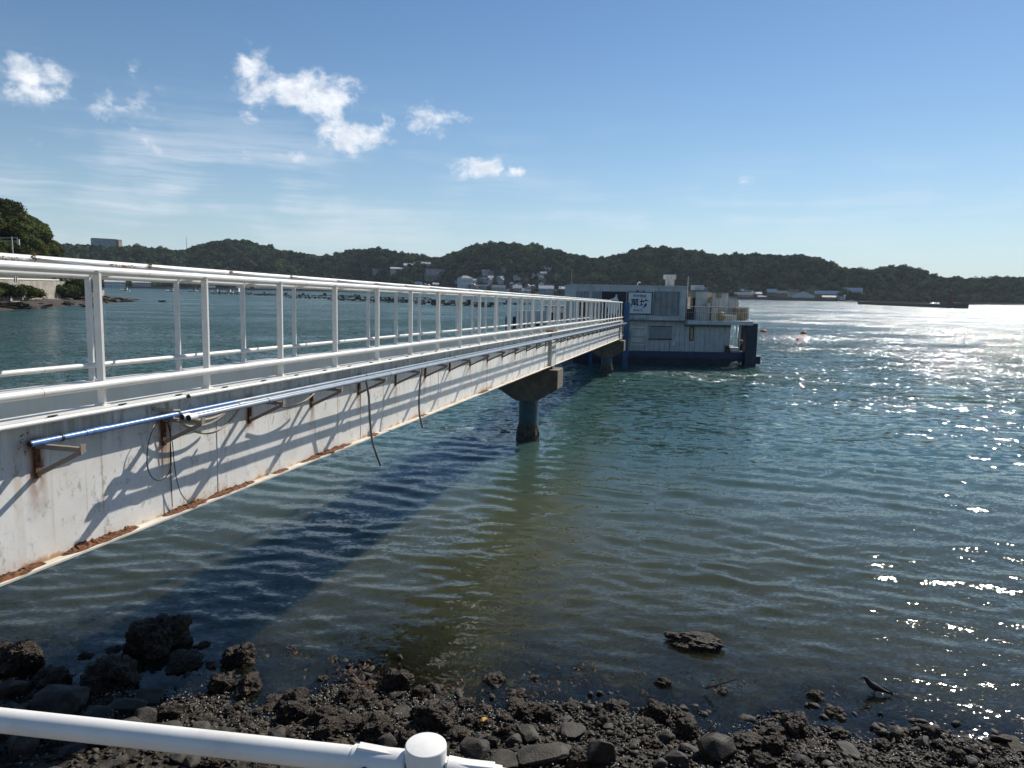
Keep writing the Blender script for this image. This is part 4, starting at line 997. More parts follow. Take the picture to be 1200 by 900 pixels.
# quay wall, rocks and breakwater at the right
qa, qb = Vector(at(858, 354.3, 0)), Vector(at(981, 355.6, 0))
def wall_between(name, a, b, th, z0, z1, mat, label, cat):
    a, b = Vector((a[0], a[1], 0)), Vector((b[0], b[1], 0)); L = (b - a).length
    root = empty(name, tuple((a + b) / 2), label, cat, rz=math.atan2(b.y - a.y, b.x - a.x))
    m = MB(); m.box(-L / 2, L / 2, -th / 2, th / 2, z0, z1); m.build('wall_body', M[mat], root)
    m = MB(); m.box(-L / 2 - .2, L / 2 + .2, -th / 2 - .25, th / 2 + .25, z1 + .003, z1 + .5); m.build('coping', M[mat], root); return root, L
qr = 976.
a0, a1 = behind(820, 353, qr), behind(981, 355, qr)
wall_between('quay_wall', a0, a1, 6, -3, 3.2, 'hullblack' if 0 else 'concrete', 'dark harbour wall below the right-hand houses', 'harbour wall')
lv = Vector(at(1121.5, 361.3, 0)); bs = Vector(at(1010, 356.6, 0))
bwl, LB = wall_between('breakwater', bs, lv, 7, -3, 1.9, 'concrete', 'long low dark breakwater reaching out to the red harbour light', 'breakwater')
m = MB(); m.box(LB / 2 - 12, LB / 2 + 4, -5, 5, -3, 3.5); m.build('head_block', M['concrete'], bwl)
m = MB(); m.box(-LB / 2, LB / 2 - 40, 2., 3.2, 2.41, 3.4); m.build('parapet', M['concrete'], bwl)
lh = empty('harbour_light', (lv.x - 4, lv.y + 1, 3.5), 'small red harbour light on the breakwater end', 'harbour light')
m = MB(); m.cyl((0, 0, 0), (0, 0, 1.2), 2.0, seg=16); m.build('base', M['red'], lh, True)
m = MB(); m.cyl((0, 0, 1.2), (0, 0, 6.2), 1.15, .85, seg=16); m.build('tower', M['red'], lh, True)
m = MB(); m.cyl((0, 0, 6.2), (0, 0, 6.45), 1.35, seg=16); m.build('gallery', M['red'], lh, True)
m = MB(); m.cyl((0, 0, 6.45), (0, 0, 7.7), .5, seg=12); m.cyl((0, 0, 7.7), (0, 0, 8.3), .6, .05, seg=12); m.build('lantern', M['red'], lh, True)
fb0, fb1 = at(1135, 356.9, 0), at(1330, 358.2, 0)
wall_between('breakwater', fb0, fb1, 5, -3, 1.4, 'concrete', 'thin far breakwater below the dark right-hand hill', 'breakwater')
# harbour at the left, far behind the railing
HR = 1235.
a0, a1 = behind(150, 339.2, HR), behind(470, 345, HR)
wall_between('quay_wall', a0, a1, 5, -3, 2.2, 'concrete', 'low harbour quay below the left-hand hills', 'harbour wall')
far_house(135, 336.5, 1240, 16, 6, 0, 'house2', 'tin', 'white roofed harbour shed just right of the headland', cat='shed', name='shed', dep=12, rfrac=.25)
far_house(166, 336, 1246, 15, 5, 0, 'house4', 'tin', 'flat roofed grey harbour shed right of the white one', cat='shed', name='shed', dep=12, rfrac=.2)
fs = far_house(322, 343.4, 1240, 40, 6.5, 0, 'house2', 'tin', 'long white fish landing shed with open bays at the harbour', cat='shed', name='shed', dep=12, rfrac=.25, win=False)
mm = MB(); mm.box(-.9, .9, -.08, 0, 0, 3.2); bay = mm.mesh('bay_opening', M['black'])
for k in range(14): link('bay_opening', bay, fs, (-26 + 4 * k, -6.003, .2))
far_house(360, 344, 1240, 22, 5, 0, 'house1', 'tile', 'cream harbour shed right of the long fish landing shed', cat='shed', name='shed', dep=12, rfrac=.25)
far_house(405, 299, 1420, 11, 4, .2, 'house2', 'house2', 'white rounded hall half hidden by trees on the left hills', cat='hall', name='hall', dep=16, rfrac=.6, win=False)
for px in (245, 285, 400, 425, 445):
    far_house(px, 341 + (px - 200) * .016, 1248, random.uniform(9, 15), 5.5, random.uniform(-.2, .2), random.choice(['house1', 'house4', 'house3']), 'tile', 'small waterfront house in the left harbour', 'houses of the left harbour', dep=8)
# masts and poles
def mast(px, pyb, pyt, R, r, label, arms=()):
    p = behind(px, pyb, R); q = behind(px, pyt, R); root = empty('pole', tuple(p), label, 'pole')
    m = MB(); m.cyl((0, 0, -2), (0, 0, q[2] - p[2]), r, r * .6, seg=8); m.build('shaft', M['wood'], root, True)
    for z, w in arms: m = MB(); m.box(-w, w, -.08, .08, q[2] - p[2] - z - .15, q[2] - p[2] - z); m.build('crossarm', M['wood'], root)
mast(218.8, 292, 277, 1470, .5, 'radio mast on the left ridge')
mast(865, 351, 326, 990, .22, 'tall pole on the right quay beside the restaurant'); mast(952, 350, 334, 992, .2, 'pole behind the white boathouse')
mast(920, 349, 336, 995, .2, 'pole in front of the dark wooded hill left of the boathouse')

# ------------------------------------------------------------------ boats and fish farm rafts
def boat(px, pyb, L, wheel, label, group):
    p = at(px, pyb, 0); root = empty('fishing_boat', (p[0], p[1], 0), label, 'boat', group, random.uniform(-.3, .3) + random.choice([0, PI]))
    h = MB(); st = [(-.5, .42, .9), (-.3, .5, .8), (.1, .5, .85), (.35, .32, 1.15), (.5, .03, 1.5)]; b = L * .26; vs = []
    for x, w, t in st: vs += [(x * L, -w * b, t), (x * L * .96, -w * b * .6, -.4), (x * L * .96, w * b * .6, -.4), (x * L, w * b, t)]
    fs = [(4 * i + k, 4 * i + (k + 1) % 4, 4 * i + 4 + (k + 1) % 4, 4 * i + 4 + k) for i in range(4) for k in range(4)] + [(0, 1, 2, 3), (19, 18, 17, 16)]
    h.add(vs, fs); h.build('hull', M['house2'], root)
    c = MB(); c.box(-L * .28, -L * .02, -b * .3, b * .3, .8, .8 + wheel); c.build('wheelhouse', M['house2'], root)
    c = MB(); c.box(-L * .26, -L * .04, -b * .305, b * .305, .8 + wheel * .55, .8 + wheel * .85); c.build('window_band', M['glassdark'], root)
    c = MB(); c.cyl((-L * .3, 0, .8), (-L * .3, 0, .8 + wheel * 1.9), .07, seg=6); c.cyl((L * .25, 0, 1), (L * .25, 0, 1.2 + wheel * 1.3), .06, seg=6); c.build('mast', M['house2'], root)
for px, py, L, w in ((146, 341, 9, 2), (200, 342, 11, 2.4), (207, 341.6, 9, 2.2), (226, 342.2, 9, 2), (234, 342.2, 12, 2.8), (252, 342.6, 9, 2)):
    boat(px, py, L, w, 'small white fishing boat moored in the left harbour', 'fishing boats in the left harbour')
boat(281, 343., 19, 3.6, 'largest white fishing boat in the left harbour', None); boat(266, 343, 12, 2.2, 'low white fishing boat left of the largest boat', None)
def raft(px, py, L, Wd, label, group=None, gear=3, rz=None):
    p = at(px, py, 0); root = empty('fish_farm_raft', (p[0], p[1], 0), label, 'raft', group, rz if rz is not None else random.uniform(-.12, .12))
    nx = max(2, int(L / 9))
    for k in range(nx + 1):
        m = MB(); x = -L / 2 + L * k / nx; m.box(x - .3, x + .3, -Wd / 2, Wd / 2, .35, .62); m.build('cross_walkway', M['stick'], root)
    for y in (-Wd / 2, 0, Wd / 2):
        m = MB(); m.box(-L / 2, L / 2, y - .35, y + .35, .625, .85); m.build('long_walkway', M['stick'], root)
    fm = MB(); fm.cyl((-.7, 0, .1), (.7, 0, .1), .38, seg=10); fme = fm.mesh('float', M['hullblack'], True)
    for k in range(nx * 2):
        for y in (-Wd / 2, Wd / 2): link('float', fme, root, (-L / 2 + L * (k + .5) / (nx * 2), y, 0))
    for k in range(gear):
        x = random.uniform(-L / 2, L / 2); y = random.choice([-Wd / 2, 0, Wd / 2]); hh = random.uniform(.5, 1.5); m = MB(); w = random.uniform(.4, 1.2)
        m.box(x - w, x + w, y - .35, y + .35, .853, .853 + hh); m.build('gear_box', M[random.choice(['stick', 'hullblack', 'wood', 'hullblack', 'house4'])], root)
for px, py, L, wd, lab, g in ((285, 345.2, 45, 10, 'leftmost dark fish farm raft behind the railing', 4), (340, 346.8, 46, 9, 'dark fish farm raft second from the left', 3), (372, 349.8, 34, 8, 'low raft between the second raft and the large cluster', 2),
                           (395, 347.4, 24, 8, 'thin distant raft beyond the large raft cluster', 1), (437, 352.8, 42, 14, 'largest fish farm raft with huts and boxes', 14), (466, 354.5, 26, 10, 'raft moored to the right end of the largest raft', 8),
                           (450, 349.3, 60, 6, 'long thin raft lying behind the largest raft', 3), (490, 352.8, 44, 6, 'long thin raft running on towards the village', 2), (516, 357.2, 20, 8, 'dark raft with boxes right of the large cluster', 6),
                           (530, 357.8, 16, 7, 'raft with orange gear right of the boxed raft', 5), (556, 356.4, 24, 5, 'thin dark raft in the middle of the bay', 1), (570, 359.5, 10, 5, 'small square raft nearest the bridge railing', 2), (585, 356.6, 30, 5, 'rightmost thin raft in front of the village', 1)):
    raft(px, py, L, wd, lab, None, g)
def buoy(px, py, r, label, long=1.):
    p = at(px, py, 0); root = empty('buoy', (p[0], p[1], 0), label, 'buoy')
    prof = [(0, -.6), (.6, -.45), (1, 0), (.95, .3), (.6, .62), (.2, .72), (0, .74)]; n = 18; m = MB()
    vs = [(r * a * math.cos(2 * PI * k / n) * long, r * a * math.sin(2 * PI * k / n), r * z) for a, z in prof for k in range(n)]
    fs = [(i * n + k, i * n + (k + 1) % n, (i + 1) * n + (k + 1) % n, (i + 1) * n + k) for i in range(len(prof) - 1) for k in range(n)]
    m.add(vs, fs); m.build('float', M['orange'], root, True)
    m = MB(); m.cyl((0, 0, r * .72), (0, 0, r * .95), r * .12, seg=8); m.build('lifting_eye', M['hullblack'], root)
buoy(942, 391.0, .56, 'round orange buoy alone on the water right of the restaurant'); buoy(894.5, 388.5, .5, 'orange buoy beside the broad blue pile', 1.35)
buoy(935, 398, .22, 'tiny float just below the round orange buoy'); 
p = at(268, 404, 0)

# ------------------------------------------------------------------ near headland at the left
HP = np.array([(-100, -60), (-112, 60), (-116, 161), (-121, 189), (-136, 240), (-150, 279), (-158, 300), (-186, 334), (-245, 365), (-340, 390)], float)
def head_sd(x, y):                           # distance inland from the headland shore
    best = np.full(x.shape, 1e9); sg = np.ones(x.shape)
    for a, b in zip(HP[:-1], HP[1:]):
        d = b - a; t = np.clip(((x - a[0]) * d[0] + (y - a[1]) * d[1]) / (d @ d), 0, 1)
        qx, qy = x - a[0] - t * d[0], y - a[1] - t * d[1]; dist = np.hypot(qx, qy); cr = d[0] * qy - d[1] * qx
        up = dist < best - 1e-6; best = np.where(up, dist, best); sg = np.where(up, np.sign(cr), sg)
    return best * sg
HT_A = np.array([pxaz(q) for q in (-500, -100, 0, 25, 42, 60, 80, 98, 125, 160)]); HT_Z = np.array([36, 33, 29.5, 27., 26., 25., 20.5, 13., 4.5, 2.5])
def head_top(x, y): return np.interp(np.arctan2(x, y), HT_A, HT_Z)
def head_z(x, y):
    d = head_sd(x, y); top = head_top(x, y)
    ro = np.minimum(6.6, np.maximum(top * .5, 2.2))
    z = np.where(d < 0, np.maximum(d * .25, -6), np.where(d < 13, d * .13, np.where(d < 13.3, 1.7 + (ro - 1.7) * (d - 13) / .3, np.where(d < 20, ro, ro + (top - ro) * np.sin(np.clip((d - 20) / 17, 0, 1) * PI / 2)))))
    return z + np.where((d > -2) & (d < 13), .45 * fbm(x / 3, y / 3, 4, 4), 0) + np.where(d > 22, 1.5 * fbm(x / 14, y / 14, 6, 3), 0)
hx, hy = np.meshgrid(np.linspace(-320, -95, 300), np.linspace(40, 395, 360), indexing='ij')
V = np.stack([hx, hy, head_z(hx, hy)], -1).reshape(-1, 3)
hm_ = np_mesh('headland', V, grid_faces(*hx.shape), M['coast'], False); hm_.materials.append(M['earth'])
dc = head_sd(hx, hy); dcm = (dc[:-1, :-1] > 13.)
hm_.polygons.foreach_set('material_index', dcm.astype(np.int32).ravel())
tag(link('headland', hm_), kind='structure')
def offset_path(d, y0, y1):                  # polyline on the headland at inland distance d
    pts = []
    for y in np.arange(y0, y1, 6.):
        xs = np.linspace(-290, -100, 1500); sd_ = head_sd(xs, np.full_like(xs, y)); i = np.argmin(np.abs(sd_ - d)); pts.append((xs[i], y))
    return pts
rw_ = empty('retaining_wall', (-140, 190, 0), 'pale concrete retaining wall along the left headland shore', 'retaining wall')
pts = offset_path(12.3, 90, 296)
for a, b in zip(pts[:-1], pts[1:]):
    ht = float(min(6.6, max(head_top(a[0], a[1]) * .5, 2.2)))
    m = MB(); m.bar((a[0] + 140, a[1] - 190, ht / 2 + .6), (b[0] + 140, b[1] - 190 - .03, ht / 2 + .6), 1.2, ht - .6); m.build('wall_section', M['concrete_pale'], rw_)
    m = MB(); m.bar((a[0] + 140.4, a[1] - 190, .9), (b[0] + 140.4, b[1] - 190 - .03, .9), 2.2, 1.0); m.build('footing', M['concrete_pale'], rw_)
grd = empty('road_guardrail', (-140, 190, 6.6), 'white guardrail along the road above the headland wall', 'guardrail')
pts = offset_path(13.6, 90, 236)
for a, b in zip(pts[:-1], pts[1:]):
    m = MB(); m.bar((a[0] + 140, a[1] - 190, .75), (b[0] + 140, b[1] - 190, .75), .1, .36); m.build('beam', M['white_rail'], grd)
    m = MB(); m.cyl((a[0] + 140, a[1] - 190, -.1), (a[0] + 140, a[1] - 190, .9), .08, seg=6); m.build('post', M['white_rail'], grd)
# utility pole with crossarm on the headland
for px, pyt, R, lab in ((17.2, 277.5, 196, 'utility pole with two crossarms against the headland trees'), (19.5, 322, 186, 'short pole beside the headland road')):
    p = behind(px, 326, R); q = behind(px, pyt, R); root = empty('utility_pole', (p[0], p[1], 6.4), lab, 'utility pole', rz=-.3)
    m = MB(); m.cyl((0, 0, 0), (0, 0, q[2] - 6.4), .16, .11, seg=8); m.build('shaft', M['wallwhite'], root, True)
    if pyt < 300:
        for z in (.2, .9): m = MB(); m.box(-4.2, 1.6, -.06, .06, q[2] - 6.4 - z - .12, q[2] - 6.4 - z); m.build('crossarm', M['wallwhite'], root)
        m = MB(); m.cyl((1.9, 0, q[2] - 8.2), (1.9, 0, q[2] - 7.0), .26, seg=8); m.cyl((1.6, 0, q[2] - 6.5), (1.6, 0, q[2] - 7.3), .05, seg=6); m.build('transformer', M['wallwhite'], root)
# trees of the headland, each a trunk and a crown
tm = MB(); tm.path([(0, 0, -1.2), (.03, .02, .0), (.05, -.03, .6), (.0, 0, 1.1)], [.11, .09, .07, .03], 7)
for k in range(5):
    a = k * 1.26; tm.path([(.03, 0, .3 + .1 * k), (.25 * math.cos(a), .25 * math.sin(a), .6 + .12 * k), (.5 * math.cos(a), .5 * math.sin(a), .8 + .12 * k)], [.045, .03, .012], 5)
tme = tm.mesh('trunk', M['trunk'], True)
cms = [crown_mesh('crown', M['folnear'], 1500, .085, .8, 40 + k, .66) for k in range(5)]
def tree(x, y, z, s, k, label, group, cat='tree', name='evergreen_tree', flat=1.):
    r = empty(name, (x, y, z), label, cat, group, random.uniform(0, 6.28))
    o = link('trunk', tme, r); o.scale = (s * (.8 if flat == 1. else .42),) * 3
    c = link('crown', cms[k % 5], r, (0, 0, s * (.75 if flat == 1. else .46))); c.scale = (s, s, s * flat)
    return r
cnt = 0; placed = []
cand = []
for _ in range(16000):
    y = random.uniform(180, 350); x = random.uniform(-265, -130); d = float(head_sd(np.array([x]), np.array([y]))[0])
    if 20.5 < d < 95: cand.append((x, y, d))
for x, y, d in cand:
    if any((x - a) ** 2 + (y - b) ** 2 < 12.5 for a, b in placed): continue
    px_ = 600 + F * x / y
    if px_ < -60 or px_ > 104: continue
    placed.append((x, y))
    if len(placed) >= 290: break
for x, y in placed:
    z = float(head_z(np.array([x]), np.array([y]))[0]); s = random.uniform(2.3, 3.7)
    if float(head_sd(np.array([x]), np.array([y]))[0]) < 38: s *= 1.3
    if (600 + F * x / y) > 60: s *= .8
    tree(x, y, z + .2, s, random.randrange(5), 'bushy evergreen tree in the wood covering the left headland', 'trees on the left headland')
for px, pyb, R, s, k, lab in ((82, 347, 245, 6.4, 1, 'big dark tree overhanging the headland wall left of the railing posts'), (92, 349, 247, 3.4, 0, 'drooping dark bush at the foot of the big overhanging tree'), (70, 349, 240, 3.0, 2, 'dark bush on the left side of the big overhanging tree'),
                              (36, 346, 206, 3.2, 3, 'green shrub growing over the headland wall beside the sandy patch'), (20, 347, 201, 3.0, 0, 'green shrub second from the left below the headland road'), (2, 349, 196, 3.4, 2, 'leftmost green shrub below the headland road'), (-14, 350, 192, 3.2, 1, 'shrub at the picture edge below the headland road'), (97, 340, 256, 3.0, 4, 'small tree right of the big overhanging tree'), (28, 345, 203, 3.6, 4, 'green shrub between the sandy patch shrub and its left neighbour'), (11, 346, 198, 3.6, 1, 'green shrub between the two leftmost shrubs below the road'),
                              (76, 344, 244, 4.2, 3, 'dark tree crowding the left flank of the big overhanging tree'), (90, 342, 250, 5.2, 2, 'dark tree crowding the right flank of the big overhanging tree')):
    Rs = np.linspace(150, 330, 900); q = np.array([behind(px, pyb, r_) for r_ in Rs]); sdv = head_sd(q[:, 0], q[:, 1]); i_ = int(np.argmin(np.abs(sdv - 11.2))); p = q[i_]
    p[2] = float(head_z(p[:1], p[1:2])[0]) + (.2 if s > 4 else 1.0); tree(p[0], p[1], p[2], s, k, lab, None, 'shrub' if s < 4 else 'tree', 'shrub' if s < 4 else 'evergreen_tree', .85)

# ------------------------------------------------------------------ shore rocks
def crusted_rock(seed, flat=.7, sub=5, rough=1.):
    bm = bmesh.new(); bmesh.ops.create_icosphere(bm, subdivisions=sub, radius=.5); o = Vector((seed * 7.3, seed * 1.7, seed * 3.1))
    for v in bm.verts:
        d = v.co.normalized(); p = d * .5
        r = 1 + .42 * noise.noise(d * 1.3 + o) + .22 * noise.noise(d * 3.1 + o)
        c = noise.cell(d * 21 + o * 3); e = noise.noise(d * 17 + o) ; e2 = noise.noise(d * 31 + o)
        r += rough * (.075 * abs(e) + .075 * e2 + .050 * c)
        v.co = Vector((p.x * r, p.y * r * .88, p.z * r * flat))
    me = D.meshes.new('encrusted_rock'); bm.to_mesh(me); bm.free(); me.materials.append(M['oyster']); return me
def stone_mesh(seed, n=16, flat=.6, mat='stone', bev=.0):
    r = np.random.default_rng(seed); bm = bmesh.new()
    for _ in range(n):
        d = r.normal(size=3); d /= np.linalg.norm(d); q = d * r.uniform(.42, .58); bm.verts.new((q[0] * 1.15, q[1] * .9, q[2] * flat))
    g = bmesh.ops.convex_hull(bm, input=bm.verts); bmesh.ops.delete(bm, geom=[v for v in bm.verts if not v.link_faces], context='VERTS')
    bmesh.ops.bevel(bm, geom=list(bm.edges), offset=.035, segments=1, affect='EDGES')
    me = D.meshes.new('stone'); bm.to_mesh(me); bm.free(); me.materials.append(M[mat]); return me
CRK = [crusted_rock(k + 1, [.7, .55, .8, .62, .42, .74][k]) for k in range(6)]
STN = [stone_mesh(100 + k, 15 + k, [.5, .65, .4, .75, .55, .6, .35, .7][k]) for k in range(8)]
for me_ in STN: pass
def gz(x, y): return float(ground_z(np.array([x]), np.array([y]))[0])
occupied = []
def rock(px, py, wpx, kind, k, label, group=None, sx=1., sy=1., sz=1., sink=.12, name=None, cat='rock', rz=None):
    p = at(px, py, .1); z = gz(p[0], p[1]); p = at(px, py, max(z, 0) + .08)
    dist = float((p - EYE) @ FW); w = wpx * dist / F * (.80 if kind == 'c' else .95)
    zb = max(gz(p[0], p[1]), -.12)
    me = (CRK if kind == 'c' else STN)[k % (6 if kind == 'c' else 8)]
    o = link(name or ('encrusted_rock' if kind == 'c' else 'stone'), me)
    o.scale = (w * sx, w * sy, w * sz); o.rotation_euler = (random.uniform(-.15, .15), random.uniform(-.15, .15), random.uniform(0, 6.28) if rz is None else rz)
    o.location = (p[0], p[1], zb + w * sz * (.28 - sink)); occupied.append((p[0], p[1], w * .5))
    return tag(o, label, cat, group)
R = rock
R(185, 748, 86, 'c', 0, 'largest dark boulder crusted with shells in the bridge shadow at the water', sz=1.0)
R(22, 774, 62, 'c', 2, 'pale crusted boulder at the left picture edge in the shallows')
R(5, 752, 26, 'c', 1, 'small crusted rock behind the pale boulder at the left edge'); R(30, 748, 20, 'c', 3, 'brown crusted rock just right of the small left edge rock')
R(88, 757, 18, 'c', 4, 'little brown rock standing in the water left of the largest boulder'); R(100, 764, 26, 'c', 5, 'low dark rock right of the little brown rock')
R(132, 757, 30, 'c', 1, 'dark rock touching the left flank of the largest boulder'); R(238, 752, 26, 'c', 5, 'low dark rock off the right flank of the largest boulder')
R(130, 795, 84, 'c', 3, 'broad dark boulder below the largest boulder in the shade'); R(215, 772, 52, 'c', 4, 'flat dark rock at the right foot of the largest boulder')
R(60, 800, 50, 'c', 5, 'shaded crusted rock below the pale left edge boulder'); R(70, 824, 70, 's', 0, 'big flat slab stone in deep shade just above the rail', sz=.7)
R(12, 812, 50, 's', 3, 'shaded slab stone at the left picture edge above the rail', sz=.8); R(150, 826, 46, 's', 6, 'flat shaded stone right of the big slab above the rail', sz=.7)
R(115, 836, 36, 's', 4, 'flat shaded stone just above the rail middle', sz=.7); R(175, 815, 40, 's', 2, 'thin flat stone in shade below the broad dark boulder', sz=.7)
R(20, 880, 60, 's', 1, 'large dark stone under the guard rail at the left picture corner')
R(282, 768, 46, 'c', 2, 'rounded crusted rock standing in the shallows right of the largest boulder')
R(258, 800, 34, 'c', 0, 'crusted rock on the shore left of the twin crusted boulders'); R(290, 801, 40, 'c', 5, 'left of the twin crusted boulders at the water line')
R(352, 806, 28, 'c', 1, 'crusted rock right of the twin boulders at the water line'); R(345, 834, 46, 'c', 3, 'crusted boulder halfway between the water and the rail'); R(322, 815, 34, 'c', 4, 'low crusted rock among the twin boulders')
R(390, 768, 22, 'c', 0, 'small crusted rock awash left of the reddish weed'); R(342, 778, 18, 'c', 2, 'tiny crusted rock awash in the left shallows'); R(378, 790, 24, 'c', 3, 'dark crusted rock awash beside the reddish weed')
R(425, 822, 42, 'c', 1, 'crusted rock just below the reddish weed'); R(465, 798, 44, 'c', 0, 'steep dark crusted rock at the water right of the reddish weed', sz=1.2); R(492, 812, 26, 'c', 2, 'crusted rock right of the steep dark rock')
R(505, 797, 16, 'c', 3, 'small crusted rock standing at the water edge above the post cap'); R(520, 806, 18, 'c', 4, 'low crusted rock right of the small water edge rock')
R(440, 850, 48, 'c', 5, 'big crusted rock just above the rail left of the post cap', sz=1.1); R(510, 842, 56, 'c', 3, 'big crusted rock right behind the post cap', sz=1.05); R(472, 835, 30, 's', 2, 'pale angular stone wedged above the post cap')
R(580, 791, 36, 'c', 1, 'lone crusted rock in the shallows behind the post cap', sz=.9); R(817, 750, 80, 'c', 4, 'long low crusted rock out in the open water', sy=.6, sz=.75, rz=-.25, sink=.12)
R(680, 787, 11, 'c', 2, 'small weedy rock awash in the middle shallows'); R(690, 777, 9, 'c', 3, 'smaller weedy rock awash behind the small one')
R(777, 796, 24, 'c', 5, 'crusted rock tilted at the water edge right of the middle', sz=1.1); R(755, 807, 15, 'c', 0, 'little crusted rock left of the tilted water edge rock')
R(846, 806, 26, 'c', 2, 'crusted rock with a stick leaning on it in the shallows'); R(866, 795, 16, 'c', 4, 'pointed crusted rock behind the rock with the stick'); R(894, 808, 18, 'c', 1, 'small crusted rock right of the pointed one')
R(957, 811, 28, 'c', 3, 'dark crusted rock in the shallows left of the crow', sz=1.1); R(978, 829, 30, 'c', 5, 'low dark rock below the crow', sz=.7)
R(618, 834, 34, 'c', 0, 'crusted rock on the shore right of the orange leaf'); R(605, 822, 30, 'c', 4, 'crusted rock above the orange leaf'); R(640, 838, 32, 'c', 2, 'crusted rock in the middle of the shore line')
R(668, 826, 20, 'c', 1, 'small shell crusted rock at the middle water line'); R(722, 828, 40, 'c', 3, 'crusted rock pair left half at the water line', sz=.9); R(770, 832, 34, 'c', 0, 'whitish crusted rock at the water line below the tilted rock'); R(702, 834, 22, 'c', 5, 'low crusted rock left of the crusted pair')
R(800, 838, 30, 'c', 1, 'brown crusted rock left of the rounded boulder'); R(806, 856, 40, 'c', 2, 'rounded crusted boulder on the right part of the shore'); R(838, 882, 48, 's', 5, 'big grey angular stone at the lower right edge', sz=1.3)
R(878, 868, 40, 'c', 4, 'dark crusted boulder right of the big angular stone'); R(933, 852, 44, 'c', 0, 'tall crusted boulder right of the middle shore', sz=1.1); R(1035, 872, 30, 'c', 3, 'dark crusted rock among glitter at the right shore')
R(1085, 868, 22, 's', 3, 'dark stone beside the driftwood at the right'); R(1190, 838, 26, 'c', 1, 'black rock in the glitter at the right picture edge'); R(1170, 876, 20, 'c', 5, 'small black rock low in the glitter at the right'); R(1120, 885, 26, 'c', 2, 'black rock at the bottom right corner of the shore')
R(640, 888, 74, 's', 6, 'largest flat grey stone right of the post at the bottom edge', sz=.9, sy=.8, rz=.3); R(556, 880, 42, 's', 0, 'flat stone just right of the post cap'); R(705, 890, 40, 's', 1, 'dark pyramid stone right of the largest flat stone', sz=1.5); R(452, 868, 30, 's', 7, 'rounded grey stone left of the post cap'); R(590, 896, 46, 's', 2, 'brownish stone by the rail at the bottom edge')
# medium stones and crusted rocks that fill the strip
n = 0; t_ = 0
while n < 215 and t_ < 9000:
    t_ += 1
    px, py = random.uniform(-20, 1215), random.uniform(792, 915)
    if px < 250 and py < 815: continue
    p = at(px, py, .1); lim = float(np.interp(p[0], SHX, SHY))
    if p[1] > lim + .15 - .6 * random.random(): continue
    w = random.choice([10, 12, 15, 19, 24, 30]); dist = float((p - EYE) @ FW); wr = w * dist / F
    if any((p[0] - a) ** 2 + (p[1] - b) ** 2 < (c * .8 + wr * .4) ** 2 for a, b, c in occupied): continue
    s_ = lim - p[1]
    crusted = random.random() < np.clip(.95 - s_ * .38, .2, .95)
    if crusted: R(px, py, w * 1.25, 'c', random.randrange(6), 'crusted rock in the belt of rocks along the water line', 'small crusted rocks on the shore', sz=random.uniform(.7, 1.1))
    else: R(px, py, w * 1.25, 's', random.randrange(8), 'grey angular stone on the gravel of the shore', 'small angular stones on the shore', sz=random.uniform(.7, 1.2))
    n += 1
# gravel, broken shell and pebbles between them: one mass
def scatter(name, N, yfun, smin, smax, mat, protos, z_off=0., xr=(-13, 10)):
    Vs, Fs, base = [], [], 0
    pro = []
    for me_ in protos:
        me_.calc_loop_triangles(); v = np.array([q.co[:] for q in me_.vertices]); f = np.array([t.vertices[:] for t in me_.loop_triangles]); pro.append((v, f))
    for _ in range(N):
        x = rng.uniform(*xr); y = yfun(x)
        if y is None: continue
        s = math.exp(rng.uniform(math.log(smin), math.log(smax))); v, f = pro[rng.integers(len(pro))]; a = rng.uniform(0, 6.28); c_, s2 = math.cos(a), math.sin(a); tl = rng.uniform(-.5, .5)
        q = v * s * rng.uniform(.7, 1.3, 3); q = np.stack([q[:, 0] * c_ - q[:, 1] * s2, q[:, 0] * s2 + q[:, 1] * c_, q[:, 2] + tl * q[:, 0]], 1)
        Vs.append(q + (x, y, gz(x, y) + s * .12 + z_off)); Fs.append(f + base); base += len(v)
    me = np_mesh(name, np.concatenate(Vs), np.concatenate(Fs), M[mat]); return tag(link(name, me), kind='stuff')
small = []
for k in range(6):
    r = np.random.default_rng(900 + k); bm = bmesh.new()
    for _ in range(10):
        d = r.normal(size=3); d /= np.linalg.norm(d); q = d * r.uniform(.4, .6); bm.verts.new((q[0] * 1.2, q[1] * .9, q[2] * .6))
    bmesh.ops.convex_hull(bm, input=bm.verts); bmesh.ops.delete(bm, geom=[v for v in bm.verts if not v.link_faces], context='VERTS'); me_ = D.meshes.new('pebble'); bm.to_mesh(me_); bm.free(); small.append(me_)
lim_ = lambda x: float(np.interp(x, SHX, SHY))
scatter('gravel', 12000, lambda x: lim_(x) + .2 - abs(rng.normal(0, 1.9)), .035, .13, 'stone', small)
scatter('shell_gravel', 9000, lambda x: lim_(x) + .3 - abs(rng.normal(0, .9)), .03, .11, 'gravel', small)
scatter('sunken_stones', 1800, lambda x: lim_(x) + abs(rng.normal(0, 1.6)), .05, .26, 'gravel', small)
scatter('broken_shells', 4200, lambda x: lim_(x) + .25 - abs(rng.normal(0, 1.0)), .014, .034, 'shell', small, .05)
